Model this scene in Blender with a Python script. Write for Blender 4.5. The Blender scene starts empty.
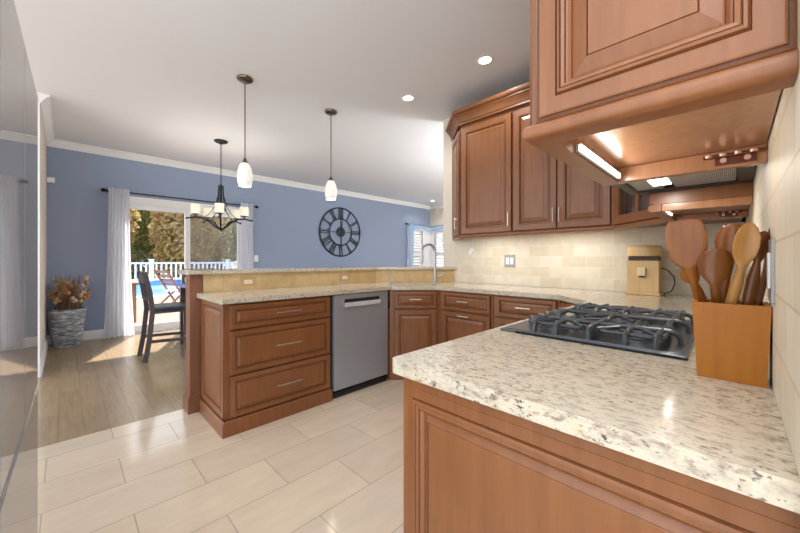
import bpy, bmesh, math, random
from mathutils import Vector, Matrix
random.seed(7)
PI = math.pi
SC = bpy.context.scene
COL = SC.collection
R2 = 2 ** .5

# ------------------------------------------------------------------ camera, world, sun, exposure
cam_d = bpy.data.cameras.new('camera'); cam = bpy.data.objects.new('camera', cam_d); COL.objects.link(cam)
cam.location = (0, 0, 1.17); cam.rotation_euler = (PI / 2, 0, PI / 4)
cam_d.sensor_width = 36; cam_d.lens = 36 * 334 / 800; cam_d.shift_y = -6.5 / 800
cam_d.clip_start = .01; cam_d.clip_end = 300
SC.camera = cam

w = bpy.data.worlds.new('world'); SC.world = w; w.use_nodes = True
bg = w.node_tree.nodes['Background']; bg.inputs['Color'].default_value = (.88, .945, 1, 1); bg.inputs['Strength'].default_value = 2.5

sd = bpy.data.lights.new('sun', 'SUN'); sd.energy = 11; sd.angle = math.radians(.6); sd.color = (1, .93, .82)
so = bpy.data.objects.new('sun', sd); COL.objects.link(so)
so.rotation_euler = Vector((.93, -.37, -1.19)).to_track_quat('-Z', 'Y').to_euler()

DOWN_W, PEND_W, LED_W, CHAND_W = 26, 2, 1.6, 3.5

# added ceiling fill, no real lamps: behind the camera and round the living-room corner
for nm, loc, en in (('kitchen_ceiling_fill', (.7, -.8, 1.75), 85), ('living_room_ceiling_fill', (-1.3, 5.4, 1.75), 230)):
    ld = bpy.data.lights.new(nm, 'AREA'); ld.shape = 'DISK'; ld.size = .9; ld.energy = en; ld.color = (.95, .98, 1)
    lo = bpy.data.objects.new(nm, ld); COL.objects.link(lo); lo.location = loc; lo.rotation_euler = (PI, 0, 0)

SC.view_settings.view_transform = 'Standard'; SC.view_settings.look = 'None'
SC.view_settings.exposure = 0.14; SC.view_settings.gamma = 1.0
SC.view_settings.use_curve_mapping = False

# ------------------------------------------------------------------ materials
MATS = {}
def newmat(name):
    m = bpy.data.materials.new(name); m.use_nodes = True
    nt = m.node_tree
    return m, nt, nt.nodes['Principled BSDF']
def setp(p, **k):
    for a, b in k.items():
        a = a.replace('_', ' ')
        if a in p.inputs: p.inputs[a].default_value = b
def c4(c): return (c[0], c[1], c[2], 1)
def srgb(r, g, b):
    f = lambda v: (v / 255 / 12.92) if v <= 10 else ((v / 255 + .055) / 1.055) ** 2.4
    return (f(r), f(g), f(b))
def plain(name, col, rough=.5, metal=0, **k):
    if name in MATS: return MATS[name]
    m, nt, p = newmat(name)
    setp(p, Base_Color=c4(col), Roughness=rough, Metallic=metal)
    for a, b in k.items(): p.inputs[a.replace('_', ' ')].default_value = b
    MATS[name] = m
    return m
def noise_node(nt, vec, scale, detail=4, rough=.55, stretch=(1, 1, 1)):
    mp = nt.nodes.new('ShaderNodeMapping'); mp.inputs['Scale'].default_value = stretch
    nt.links.new(vec, mp.inputs['Vector'])
    n = nt.nodes.new('ShaderNodeTexNoise'); n.inputs['Scale'].default_value = scale
    n.inputs['Detail'].default_value = detail; n.inputs['Roughness'].default_value = rough
    nt.links.new(mp.outputs['Vector'], n.inputs['Vector'])
    return n.outputs['Fac']
def ramp(nt, fac, stops):
    r = nt.nodes.new('ShaderNodeValToRGB')
    e = r.color_ramp.elements
    e[0].position, e[0].color = stops[0][0], c4(stops[0][1])
    e[1].position, e[1].color = stops[-1][0], c4(stops[-1][1])
    for pos, col in stops[1:-1]:
        x = e.new(pos); x.color = c4(col)
    nt.links.new(fac, r.inputs['Fac'])
    return r.outputs['Color']
def mixc(nt, fac, a, b, mode='MIX'):
    n = nt.nodes.new('ShaderNodeMix'); n.data_type = 'RGBA'; n.blend_type = mode
    for sock, v in ((n.inputs['Factor'], fac), (n.inputs['A'], a), (n.inputs['B'], b)):
        pass
    def put(sock, v):
        if isinstance(v, (int, float)): sock.default_value = v
        elif isinstance(v, tuple): sock.default_value = c4(v)
        else: nt.links.new(v, sock)
    put(n.inputs[0], fac); put(n.inputs[6], a); put(n.inputs[7], b)
    return n.outputs[2]
def objco(nt):
    t = nt.nodes.new('ShaderNodeTexCoord'); return t.outputs['Object']
def bump(nt, p, h, strength=.2, dist=.01):
    b = nt.nodes.new('ShaderNodeBump'); b.inputs['Strength'].default_value = strength; b.inputs['Distance'].default_value = dist
    nt.links.new(h, b.inputs['Height']); nt.links.new(b.outputs['Normal'], p.inputs['Normal'])

def wood_mat(name, c1, c2, stretch=(14, 14, 1.2), rough=.38, scale=3.0, coat=.15):
    m, nt, p = newmat(name); v = objco(nt)
    n1 = noise_node(nt, v, scale, 6, .6, stretch); n2 = noise_node(nt, v, 2.2, 3, .5)
    a = ramp(nt, n1, [(.3, c1), (.7, c2)])
    b = ramp(nt, n2, [(.3, (.80, .80, .80)), (.7, (1, 1, 1))])
    nt.links.new(mixc(nt, 1.0, a, b, 'MULTIPLY'), p.inputs['Base Color'])
    setp(p, Roughness=rough, Coat_Weight=coat, Coat_Roughness=.25)
    MATS[name] = m
    return m
WOOD = wood_mat('cabinet_wood', srgb(130, 80, 45), srgb(147, 93, 55), rough=.34, coat=.10)
GLAZE = plain('cabinet_glaze', srgb(86, 48, 28), .4)
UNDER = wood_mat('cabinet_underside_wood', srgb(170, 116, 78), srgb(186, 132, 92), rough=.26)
DKIN = plain('dark_brown_outlet', srgb(40, 24, 16), .7)  # plain dark brown for the mill outlet

def granite():
    m, nt, p = newmat('granite'); v = objco(nt)
    st = (0.66, 1.0, 1.0)
    n1 = noise_node(nt, v, 48, 7, .68, st)
    base = ramp(nt, n1, [(.30, srgb(158, 144, 127)), (.42, srgb(188, 176, 158)), (.53, srgb(204, 195, 177)), (.64, srgb(202, 188, 160)), (.78, srgb(182, 168, 148))])
    n2 = noise_node(nt, v, 84, 5, .7, (.5, 1, 1))
    dk = ramp(nt, n2, [(.545, (0, 0, 0)), (.64, (1, 1, 1))])
    n3 = noise_node(nt, v, 8, 4, .6, (.7, 1, 1))
    dk2 = ramp(nt, n3, [(.38, (.25, .25, .25)), (.58, (1, 1, 1))])
    f = mixc(nt, 1.0, dk, dk2, 'MULTIPLY')
    col = mixc(nt, f, base, srgb(132, 114, 98))
    n4 = noise_node(nt, v, 105, 3, .6, (.7, 1, 1))
    dd = ramp(nt, n4, [(.60, (0, 0, 0)), (.67, (1, 1, 1))])
    col = mixc(nt, mixc(nt, 1.0, dd, dk2, 'MULTIPLY'), col, srgb(86, 74, 68))
    nt.links.new(col, p.inputs['Base Color'])
    setp(p, Roughness=.12, Specular_IOR_Level=.5)
    MATS['granite'] = m
    return m
GRAN = granite()

def tile_mat(name, ua, va, bw, bh, cols, mortar, msize, off=(0, 0), rough=.4, mottling=(.86, 1), nscale=9, nst=(1, 1, 1), bumps=.25, bias=0, coat=0):
    m, nt, p = newmat(name); v = objco(nt)
    sp = nt.nodes.new('ShaderNodeSeparateXYZ'); nt.links.new(v, sp.inputs[0])
    cb = nt.nodes.new('ShaderNodeCombineXYZ')
    def axis(sock, expr, o):
        n = nt.nodes.new('ShaderNodeMath'); n.operation = 'ADD'; n.inputs[1].default_value = o
        if isinstance(expr, str): nt.links.new(sp.outputs[expr], n.inputs[0])
        else:
            s = nt.nodes.new('ShaderNodeMath'); s.operation = 'ADD'
            nt.links.new(sp.outputs['X'], s.inputs[0]); nt.links.new(sp.outputs['Y'], s.inputs[1])
            k = nt.nodes.new('ShaderNodeMath'); k.operation = 'MULTIPLY'; k.inputs[1].default_value = expr
            nt.links.new(s.outputs[0], k.inputs[0]); nt.links.new(k.outputs[0], n.inputs[0])
        nt.links.new(n.outputs[0], sock)
    axis(cb.inputs[0], ua, off[0]); axis(cb.inputs[1], va, off[1])
    b = nt.nodes.new('ShaderNodeTexBrick'); nt.links.new(cb.outputs[0], b.inputs['Vector'])
    b.inputs['Color1'].default_value = c4(cols[0]); b.inputs['Color2'].default_value = c4(cols[1]); b.inputs['Mortar'].default_value = c4(mortar)
    b.inputs['Scale'].default_value = 1; b.inputs['Mortar Size'].default_value = msize; b.inputs['Mortar Smooth'].default_value = .1
    b.inputs['Bias'].default_value = bias; b.inputs['Brick Width'].default_value = bw; b.inputs['Row Height'].default_value = bh
    b.offset = .5; b.offset_frequency = 2
    n = noise_node(nt, v, nscale, 5, .6, nst)
    mo = ramp(nt, n, [(.3, (mottling[0],) * 3), (.7, (mottling[1],) * 3)])
    nt.links.new(mixc(nt, 1.0, b.outputs['Color'], mo, 'MULTIPLY'), p.inputs['Base Color'])
    inv = nt.nodes.new('ShaderNodeMath'); inv.operation = 'SUBTRACT'; inv.inputs[0].default_value = 1; nt.links.new(b.outputs['Fac'], inv.inputs[1])
    bump(nt, p, inv.outputs[0], bumps, .004)
    setp(p, Roughness=rough, Coat_Weight=coat)
    MATS[name] = m
    return m
FLOOR_T = tile_mat('floor_tile', 'Y', 'X', .602, .305, (srgb(212, 194, 172), srgb(203, 185, 165)), srgb(176, 160, 142), .0028,
                   off=(-.522 + .301 + .602 * 5, 2.257 + .305 * 20), rough=.11, mottling=(.88, 1), nscale=4, nst=(3, .8, 1), bumps=.3)
def wood_floor():
    m = tile_mat('floor_plank', 'X', 'Y', 1.2, .13, (srgb(160, 138, 110), srgb(150, 128, 102)), srgb(120, 98, 76), .0012, off=(12, 12), rough=.22,
                 mottling=(.80, 1), nscale=7, nst=(.5, 6, 1), bumps=.15)
    return m
FLOOR_W = wood_floor()
BACK_T = tile_mat('travertine_back', 'X', 'Z', .20, .096, (srgb(226, 216, 197), srgb(208, 193, 166)), srgb(228, 220, 204), .0025, off=(10, .045), rough=.5, nscale=16, mottling=(.90, 1), bias=-.25)
RIGHT_T = tile_mat('travertine_right', 'Y', 'Z', .20, .096, (srgb(228, 219, 201), srgb(216, 203, 178)), srgb(206, 192, 164), .0025, off=(10.05, .045), rough=.5, nscale=16, mottling=(.90, 1), bias=-.25)
KNEE_T = tile_mat('travertine_knee', 'Y', 'Z', .31, .16, (srgb(214, 178, 122), srgb(228, 198, 148)), srgb(205, 178, 132), .002, off=(10.1, .0444), rough=.5, nscale=11, mottling=(.76, 1))

def paint(name, col, rough=.7): return plain(name, col, rough)
BLUE = paint('blue_wall_paint', srgb(144, 158, 184))
BEIGE = paint('beige_wall_paint', srgb(222, 212, 196))
CEIL = paint('ceiling_paint', srgb(228, 231, 238))
WHITE = paint('white_trim_paint', srgb(236, 236, 238), .4)
STEEL = plain('brushed_steel', srgb(176, 180, 186), .32, 1.0)
def steel_mix(name, rough, fac, c, dc):
    m, nt, p = newmat(name)
    setp(p, Base_Color=c4(c), Roughness=rough, Metallic=1)
    d = nt.nodes.new('ShaderNodeBsdfDiffuse'); d.inputs['Color'].default_value = c4(dc)
    mx = nt.nodes.new('ShaderNodeMixShader'); mx.inputs[0].default_value = fac
    nt.links.new(p.outputs[0], mx.inputs[1]); nt.links.new(d.outputs[0], mx.inputs[2])
    nt.links.new(mx.outputs[0], nt.nodes['Material Output'].inputs['Surface'])
    return m
FRIDGE = steel_mix('refrigerator_steel', .035, .40, srgb(205, 205, 205), srgb(165, 166, 168))
DWSTEEL = steel_mix('dishwasher_steel', .34, .5, srgb(176, 184, 194), srgb(168, 174, 182))
NICKEL = plain('satin_nickel', srgb(215, 205, 190), .3, 1.0)
CHROME = plain('faucet_steel', srgb(180, 182, 186), .3, 1.0)
BLACKM = plain('black_metal', srgb(24, 24, 27), .4, .6)
BLACKP = plain('black_plastic', srgb(22, 23, 26), .45)
IRON = plain('cast_iron', srgb(74, 77, 82), .38, .35)
DBLUEM = plain('dark_clock_metal', srgb(34, 40, 54), .5, .3)
BRONZE = plain('bronze_metal', srgb(120, 108, 92), .32, .9)
WIRON = plain('wrought_iron', srgb(40, 44, 50), .45, .6)
def glass_mat(name, tint=(1, 1, 1), refl=.07, rough=.0):
    m, nt, p = newmat(name)
    t = nt.nodes.new('ShaderNodeBsdfTransparent'); t.inputs['Color'].default_value = c4(tint)
    g = nt.nodes.new('ShaderNodeBsdfGlossy'); g.inputs['Roughness'].default_value = rough
    mx = nt.nodes.new('ShaderNodeMixShader'); mx.inputs[0].default_value = refl
    nt.links.new(t.outputs[0], mx.inputs[1]); nt.links.new(g.outputs[0], mx.inputs[2])
    nt.links.new(mx.outputs[0], nt.nodes['Material Output'].inputs['Surface'])
    return m
GLASS = glass_mat('window_glass', refl=.03)
CABGLASS = glass_mat('cabinet_glass', (.9, .95, .97), .18)
def screen_mat():
    m, nt, p = newmat('insect_screen')
    t = nt.nodes.new('ShaderNodeBsdfTransparent')
    d = nt.nodes.new('ShaderNodeBsdfDiffuse'); d.inputs['Color'].default_value = c4(srgb(150, 152, 155))
    mx = nt.nodes.new('ShaderNodeMixShader'); mx.inputs[0].default_value = .22
    nt.links.new(t.outputs[0], mx.inputs[1]); nt.links.new(d.outputs[0], mx.inputs[2])
    nt.links.new(mx.outputs[0], nt.nodes['Material Output'].inputs['Surface'])
    return m
SCREEN = screen_mat()
def cloth(name, col, trans=.5, sheer=.15):
    m, nt, p = newmat(name)
    d = nt.nodes.new('ShaderNodeBsdfDiffuse'); d.inputs['Color'].default_value = c4(col)
    t = nt.nodes.new('ShaderNodeBsdfTranslucent'); t.inputs['Color'].default_value = c4(col)
    tr = nt.nodes.new('ShaderNodeBsdfTransparent')
    a = nt.nodes.new('ShaderNodeMixShader'); a.inputs[0].default_value = trans
    b = nt.nodes.new('ShaderNodeMixShader'); b.inputs[0].default_value = sheer
    nt.links.new(d.outputs[0], a.inputs[1]); nt.links.new(t.outputs[0], a.inputs[2])
    nt.links.new(a.outputs[0], b.inputs[1]); nt.links.new(tr.outputs[0], b.inputs[2])
    nt.links.new(b.outputs[0], nt.nodes['Material Output'].inputs['Surface'])
    return m
CURTAIN = cloth('sheer_curtain_cloth', srgb(236, 238, 246), .5, .10)
BLUECURT = cloth('light_blue_cloth', srgb(190, 216, 242), .4, .12)
def emit(name, col, s):
    m, nt, p = newmat(name)
    setp(p, Base_Color=c4(col), Roughness=.4, Emission_Color=c4(col), Emission_Strength=s)
    return m
LENS = emit('downlight_lens', (1, .98, .95), 6)
LEDM = emit('led_diffuser', (1, .95, .88), 3.2)
HOODL = emit('hood_lamp_glass', (1, .95, .88), 4)
def shade_mat(name, c, s):
    m, nt, p = newmat(name); v = objco(nt)
    n = noise_node(nt, v, 14, 3, .5, (1, 1, 2.2))
    col = ramp(nt, n, [(.35, tuple(x * .78 for x in c)), (.65, c)])
    nt.links.new(col, p.inputs['Base Color']); nt.links.new(col, p.inputs['Emission Color'])
    setp(p, Roughness=.25, Emission_Strength=s)
    return m
PSHADE = shade_mat('alabaster_glass', (.95, .93, .85), .22)
CSHADE = shade_mat('frosted_cream_glass', (1, .92, .72), .35)

# ------------------------------------------------------------------ mesh helpers
def V(*a): return Vector(a)
M4 = {}
def finish(o, mats, smooth=True, ang=35):
    me = o.data
    for m in (mats if isinstance(mats, (list, tuple)) else [mats]): me.materials.append(m)
    if smooth:
        for f in me.polygons: f.use_smooth = True
        me.set_sharp_from_angle(angle=math.radians(ang))
        if ang < 100:
            wn = o.modifiers.new('weighted_normals', 'WEIGHTED_NORMAL'); wn.keep_sharp = True
def obj(name, bm, mats, parent=None, smooth=True, ang=35, local=False, label=None):
    if parent is not None and not local:
        bm.transform(M4[parent.name].inverted())
    bmesh.ops.recalc_face_normals(bm, faces=bm.faces[:]) if getattr(bm, 'is_valid', True) and name not in NORECALC else None
    me = bpy.data.meshes.new(name); bm.to_mesh(me); bm.free()
    o = bpy.data.objects.new(name, me); COL.objects.link(o)
    finish(o, mats, smooth, ang)
    if parent is not None:
        o.parent = parent; M4[o.name] = M4[parent.name]
    else: M4[o.name] = Matrix.Identity(4)
    if label: o['label'] = label
    return o
NORECALC = set()
def tag(o, label, cat, group=None):
    o['label'] = label; o['category'] = cat
    if group: o['group'] = group
    return o
def thing(name, label, cat, loc=(0, 0, 0), rz=0, group=None):
    o = bpy.data.objects.new(name, None); COL.objects.link(o)
    o.location = loc; o.rotation_euler = (0, 0, rz); o.empty_display_size = .1
    M4[o.name] = Matrix.Translation(loc) @ Matrix.Rotation(rz, 4, 'Z')
    return tag(o, label, cat, group)
def struct(name, bm, m, parent=None, **k):
    o = obj(name, bm, m, parent, **k)
    if parent is None: o['kind'] = 'structure'
    return o
def BM(): return bmesh.new()
def setidx(faces, i):
    for f in faces: f.material_index = i
def box(bm, a, b, bev=0, seg=2, mi=0):
    x0, y0, z0 = (min(a[i], b[i]) for i in range(3)); x1, y1, z1 = (max(a[i], b[i]) for i in range(3))
    t = bmesh.new()
    vs = [t.verts.new(p) for p in ((x0, y0, z0), (x1, y0, z0), (x1, y1, z0), (x0, y1, z0), (x0, y0, z1), (x1, y0, z1), (x1, y1, z1), (x0, y1, z1))]
    for q in ((3, 2, 1, 0), (4, 5, 6, 7), (0, 1, 5, 4), (1, 2, 6, 5), (2, 3, 7, 6), (3, 0, 4, 7)): t.faces.new([vs[i] for i in q])
    if bev: bmesh.ops.bevel(t, geom=t.edges[:], offset=bev, segments=seg, affect='EDGES', profile=.5)
    join(bm, t, mi)
def join(bm, t, mi=0, M=None):
    if M is not None: t.transform(M)
    mp = {v: bm.verts.new(v.co) for v in t.verts}
    for f in t.faces:
        try:
            g = bm.faces.new([mp[v] for v in f.verts]); g.material_index = mi if mi else f.material_index
        except ValueError: pass
    t.free()
def prism(bm, pts, z0, z1, bev=0, seg=2, mi=0, bevz=None):
    t = bmesh.new()
    lo = [t.verts.new((x, y, z0)) for x, y in pts]; hi = [t.verts.new((x, y, z1)) for x, y in pts]
    n = len(pts)
    t.faces.new(lo[::-1]); t.faces.new(hi)
    for i in range(n): t.faces.new((lo[i], lo[(i + 1) % n], hi[(i + 1) % n], hi[i]))
    if bev: bmesh.ops.bevel(t, geom=t.edges[:], offset=bev, segments=seg, affect='EDGES', profile=.5)
    join(bm, t, mi)
def frame_of(d):
    d = d.normalized(); up = Vector((0, 0, 1)) if abs(d.z) < .95 else Vector((1, 0, 0))
    a = d.cross(up).normalized(); return a, d.cross(a).normalized()
def tube(bm, pts, r, n=8, mi=0, cap=True, flat=None):
    pts = [Vector(p) for p in pts]
    rs = r if isinstance(r, (list, tuple)) else [r] * len(pts)
    rings = []; a = None
    for i, p in enumerate(pts):
        d = (pts[min(i + 1, len(pts) - 1)] - pts[max(i - 1, 0)]).normalized()
        if a is None: a, b = frame_of(d)
        else:
            a = (a - d * a.dot(d)).normalized(); b = d.cross(a)
        rings.append([bm.verts.new(p + (a * math.cos(2 * PI * k / n) + b * math.sin(2 * PI * k / n) * (flat or 1)) * rs[i]) for k in range(n)])
    for i in range(len(rings) - 1):
        for k in range(n):
            f = bm.faces.new((rings[i][k], rings[i][(k + 1) % n], rings[i + 1][(k + 1) % n], rings[i + 1][k])); f.material_index = mi
    if cap:
        for q in (rings[0][::-1], rings[-1]):
            f = bm.faces.new(q); f.material_index = mi
def bar(bm, p, q, wu, wv, up=(0, 0, 1), mi=0):
    p, q = Vector(p), Vector(q); d = (q - p).normalized(); up = Vector(up)
    a = d.cross(up)
    a = a.normalized() if a.length > 1e-4 else Vector((1, 0, 0)); b = a.cross(d)
    t = bmesh.new()
    vs = []
    for c in (p, q):
        for s, u in ((-1, -1), (1, -1), (1, 1), (-1, 1)): vs.append(t.verts.new(c + a * s * wu / 2 + b * u * wv / 2))
    for f in ((0, 1, 2, 3), (7, 6, 5, 4), (0, 4, 5, 1), (1, 5, 6, 2), (2, 6, 7, 3), (3, 7, 4, 0)): t.faces.new([vs[i] for i in f])
    join(bm, t, mi)
def lathe(bm, prof, c=(0, 0, 0), n=24, mi=0, axis='Z', cap=True):
    c = Vector(c); rings = []
    for r, z in prof:
        ring = []
        for k in range(n):
            an = 2 * PI * k / n; x, y = r * math.cos(an), r * math.sin(an)
            p = {'Z': (x, y, z), 'X': (z, x, y), 'Y': (x, z, y)}[axis]
            ring.append(bm.verts.new(c + Vector(p)))
        rings.append(ring)
    for i in range(len(rings) - 1):
        for k in range(n):
            f = bm.faces.new((rings[i][k], rings[i][(k + 1) % n], rings[i + 1][(k + 1) % n], rings[i + 1][k])); f.material_index = mi
    if cap:
        for q in (rings[0][::-1], rings[-1]):
            f = bm.faces.new(q); f.material_index = mi
def torus(bm, c, R, r, axis='X', n=48, m=8, flat=1.0):
    c = Vector(c); rings = []
    for i in range(n):
        a = 2 * PI * i / n; ring = []
        for k in range(m):
            t = 2 * PI * k / m; rr = R + r * math.cos(t); h = r * flat * math.sin(t)
            x, y = rr * math.cos(a), rr * math.sin(a)
            p = {'Z': (x, y, h), 'X': (h, x, y), 'Y': (x, h, y)}[axis]
            ring.append(bm.verts.new(c + Vector(p)))
        rings.append(ring)
    for i in range(n):
        for k in range(m):
            bm.faces.new((rings[i][k], rings[(i + 1) % n][k], rings[(i + 1) % n][(k + 1) % m], rings[i][(k + 1) % m]))
def ellipsoid(bm, c, r, n=12, m=8):
    c = Vector(c)
    prof = [(math.sin(PI * i / m), -math.cos(PI * i / m)) for i in range(m + 1)]
    t = bmesh.new(); lathe(t, [(max(a, .01), b) for a, b in prof], n=n)
    join(bm, t, 0, Matrix.Translation(c) @ Matrix.Diagonal((r[0], r[1], r[2], 1)))
def ring_panel(bm, p0, N, wd, h, prof):
    """moulded rectangular panel: nested rectangles (inset, height, material)"""
    p0 = Vector(p0); N = Vector(N).normalized(); Z = Vector((0, 0, 1)); U = Z.cross(N)
    prev = None
    for ins, d, mi in prof:
        cur = [bm.verts.new(p0 + U * u + Z * v + N * d) for u, v in ((ins, ins), (wd - ins, ins), (wd - ins, h - ins), (ins, h - ins))]
        if prev:
            for i in range(4):
                f = bm.faces.new((prev[i], prev[(i + 1) % 4], cur[(i + 1) % 4], cur[i])); f.material_index = mi
        else:
            bm.faces.new(cur[::-1])
        prev = cur
    f = bm.faces.new(prev); f.material_index = prof[-1][2]
def prof_door(fw=.052, s=1.0, D=.020):
    return [(0, 0, 0), (0, D - .006, 0), (.003, D - .003, 1), (.005, D, 0), (fw, D, 0), (fw + .0015, D - .003, 1), (fw + .003, D + .003, 0), (fw + .010 * s, D + .003, 0),
            (fw + .015 * s, D - .004, 0), (fw + .017 * s, D - .009, 1), (fw + .020 * s, D - .009, 1), (fw + .022 * s, D - .006, 0), (fw + .050 * s, D + .001, 0),
            (fw + .0515 * s, D - .001, 1), (fw + .053 * s, D + .0005, 0)]
def pull(parent, c, N, L=.11, vertical=False):
    N = Vector(N).normalized(); Z = Vector((0, 0, 1)); U = Z if vertical else Z.cross(N); c = Vector(c)
    bm = BM()
    tube(bm, [c - U * L / 2 + N * .024, c + U * L / 2 + N * .024], .0055, 8)
    for s in (-1, 1): tube(bm, [c + U * s * L * .38, c + U * s * L * .38 + N * .023], .0035, 6)
    return obj('handle', bm, NICKEL, parent)
def front(name, root, p0, N, wd, h, fw=.052, s=1.0, handle=None, L=.11):
    bm = BM(); ring_panel(bm, p0, N, wd, h, prof_door(fw, s))
    o = obj(name, bm, [WOOD, GLAZE], root, smooth=False)
    if handle:
        N = Vector(N).normalized(); U = Vector((0, 0, 1)).cross(N)
        u, v, vert = handle
        pull(o, Vector(p0) + U * u + Vector((0, 0, v)) + N * .0235, N, L, vert)
    return o
def sweep(bm, path, prof, side=1, mi=0, closed_prof=True, glz=()):
    """profile (out, z) swept along a 2D path with mitred corners; side=+1 -> outward is left of travel"""
    n = len(path); P = [Vector((p[0], p[1])) for p in path]; rings = []
    for i in range(n):
        ds = []
        if i > 0: ds.append((P[i] - P[i - 1]).normalized())
        if i < n - 1: ds.append((P[i + 1] - P[i]).normalized())
        ns = [Vector((-d.y, d.x)) * side for d in ds]
        if len(ns) == 2:
            mnor = (ns[0] + ns[1]).normalized(); k = 1 / max(.2, mnor.dot(ns[0])); mnor = mnor * k
        else: mnor = ns[0]
        rings.append([bm.verts.new((P[i].x + mnor.x * o, P[i].y + mnor.y * o, z)) for o, z in prof])
    m = len(prof)
    for i in range(n - 1):
        for k in range(m if closed_prof else m - 1):
            f = bm.faces.new((rings[i][k], rings[i][(k + 1) % m], rings[i + 1][(k + 1) % m], rings[i + 1][k])); f.material_index = 1 if k in glz else mi
    for q in (rings[0][::-1], rings[-1]):
        f = bm.faces.new(q); f.material_index = mi
def light(name, kind, loc, energy, col=(1, .95, .88), rot=None, **k):
    d = bpy.data.lights.new(name, kind); d.energy = energy; d.color = col
    for a, b in k.items(): setattr(d, a, b)
    o = bpy.data.objects.new(name, d); COL.objects.link(o); o.location = loc
    if rot: o.rotation_euler = rot
    return o
def copy_tree(o, parent=None):
    c = o.copy(); COL.objects.link(c)
    if parent is not None: c.parent = parent
    for ch in list(o.children): copy_tree(ch, c)
    return c

# ------------------------------------------------------------------ the setting
XR, YB, XB, YL, YF, ZC = .060, 3.18, -6.70, -.19, 8.03, 2.84
XW = -3.06                                                        # tile / plank border
bm = BM(); box(bm, (XW, -4, -.04), (2.5, 8.2, 0)); struct('floor', bm, FLOOR_T, smooth=False)
bm = BM(); box(bm, (XB - .2, -4, -.04), (XW - .0005, 8.2, 0)); struct('floor_dining', bm, FLOOR_W, smooth=False)
bm = BM(); box(bm, (XB - .2, -1.6, ZC), (2.5, YF + .2, ZC + .12)); struct('ceiling', bm, CEIL, smooth=False)
# blue wall with door and window openings
DY0, DY1, DZ = .57, 2.46, 2.10
W1 = (7.08, 7.66, .80, 2.06)
bm = BM()
for a, b, z0, z1 in ((YL - .2, DY0, 0, ZC), (DY0, DY1, DZ, ZC), (DY1, W1[0], 0, ZC), (W1[0], W1[1], 0, W1[2]), (W1[0], W1[1], W1[3], ZC), (W1[1], YF + .2, 0, ZC)):
    box(bm, (XB - .16, a, z0), (XB, b, z1))
struct('wall_far', bm, BLUE, smooth=False)
# far beige wall of the living room
W2 = (-6.52, -5.75, .80, 2.06)
bm = BM()
for a, b, z0, z1 in ((XB, W2[0], 0, ZC), (W2[0], W2[1], 0, W2[2]), (W2[0], W2[1], W2[3], ZC), (W2[1], -2.5, 0, ZC)):
    box(bm, (a, YF, z0), (b, YF + .16, z1))
struct('wall_living', bm, BEIGE, smooth=False)
bm = BM(); box(bm, (.2, YB + .13, 0), (.34, YF + .16, ZC)); struct('wall_living_unseen', bm, BEIGE, smooth=False)  # unseen wall, added to keep the bright world out of the door glass
bm = BM(); box(bm, (XB, YL - .14, 0), (-4.9, YL, ZC)); struct('wall_left', bm, BEIGE, smooth=False)
bm = BM(); box(bm, (-4.8995, YL - .15, 0), (-4.885, YL + .006, ZC - .1)); struct('trim_doorway', bm, WHITE, smooth=False)
# kitchen back wall: tiled field and painted end
bm = BM(); box(bm, (-2.45, YB, 0), (XR + .2, YB + .12, ZC)); struct('wall_back', bm, BEIGE, smooth=False)
bm = BM(); box(bm, (-2.283, YB - .006, .916), (XR - .0065, YB, 1.50)); struct('trim_backsplash_back', bm, BACK_T, smooth=False)
bm = BM(); box(bm, (XR, .575, 0), (XR + .14, YB, ZC)); struct('wall_right', bm, BEIGE, smooth=False)
bm = BM(); box(bm, (XR - .006, .5755, .916), (XR, YB, 1.75)); struct('trim_backsplash_right', bm, RIGHT_T, smooth=False)
# raised bar wall with bend
KX, KD = -2.93, 5.46                                               # tile face; diagonal face y - x = KD
kb = KX + KD
outer = KD + .12 * R2
ox = KX - .12
bm = BM()
prism(bm, [(KX, .757), (KX, kb), (YB - .007 - KD, YB - .007), (YB - .007 - outer, YB - .007), (ox, ox + outer), (ox, .757)], 0, 1.058)
struct('wall_peninsula', bm, KNEE_T, smooth=False)
# crown mouldings
cp = [(0, ZC - .10), (.012, ZC - .10), (.018, ZC - .085), (.055, ZC - .03), (.075, ZC - .018), (.075, ZC - .001), (0, ZC - .001)]
bm = BM(); sweep(bm, [(-4.9, YL), (XB, YL), (XB, YF), (-2.6, YF)], cp, side=-1); struct('trim_crown', bm, WHITE)
# baseboards
bp = [(0, 0), (.018, 0), (.018, .105), (.010, .125), (0, .13)]
bm = BM(); sweep(bm, [(-4.902, YL), (XB, YL), (XB, DY0 - .075)], bp, side=-1); struct('baseboard_left', bm, WHITE)
bm = BM(); sweep(bm, [(XB, DY1 + .075), (XB, YF), (-2.6, YF)], bp, side=-1); struct('baseboard_far', bm, WHITE)

# sliding glass door
def frame_yz(bm, x0, x1, y0, y1, z0, z1, t, tb=None):
    tb = tb or t
    box(bm, (x0, y0, z0), (x1, y0 + t, z1)); box(bm, (x0, y1 - t, z0), (x1, y1, z1))
    box(bm, (x0, y0 + t, z1 - t), (x1, y1 - t, z1)); box(bm, (x0, y0 + t, z0), (x1, y1 - t, z0 + tb))
d1 = thing('door_1', 'white sliding glass door open to the deck view', 'door', (XB, DY0, 0)); d1['kind'] = 'structure'; del d1['category']; del d1['label']
bm = BM(); frame_yz(bm, XB - .12, XB + .012, DY0, DY1, 0, DZ, .045, .03)
box(bm, (XB, DY0 - .07, 0), (XB + .02, DY0, DZ + .07)); box(bm, (XB, DY1, 0), (XB + .02, DY1 + .07, DZ + .07)); box(bm, (XB, DY0, DZ), (XB + .02, DY1, DZ + .07))
obj('door_frame', bm, WHITE, d1, smooth=False)
ymid = 1.50
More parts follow.
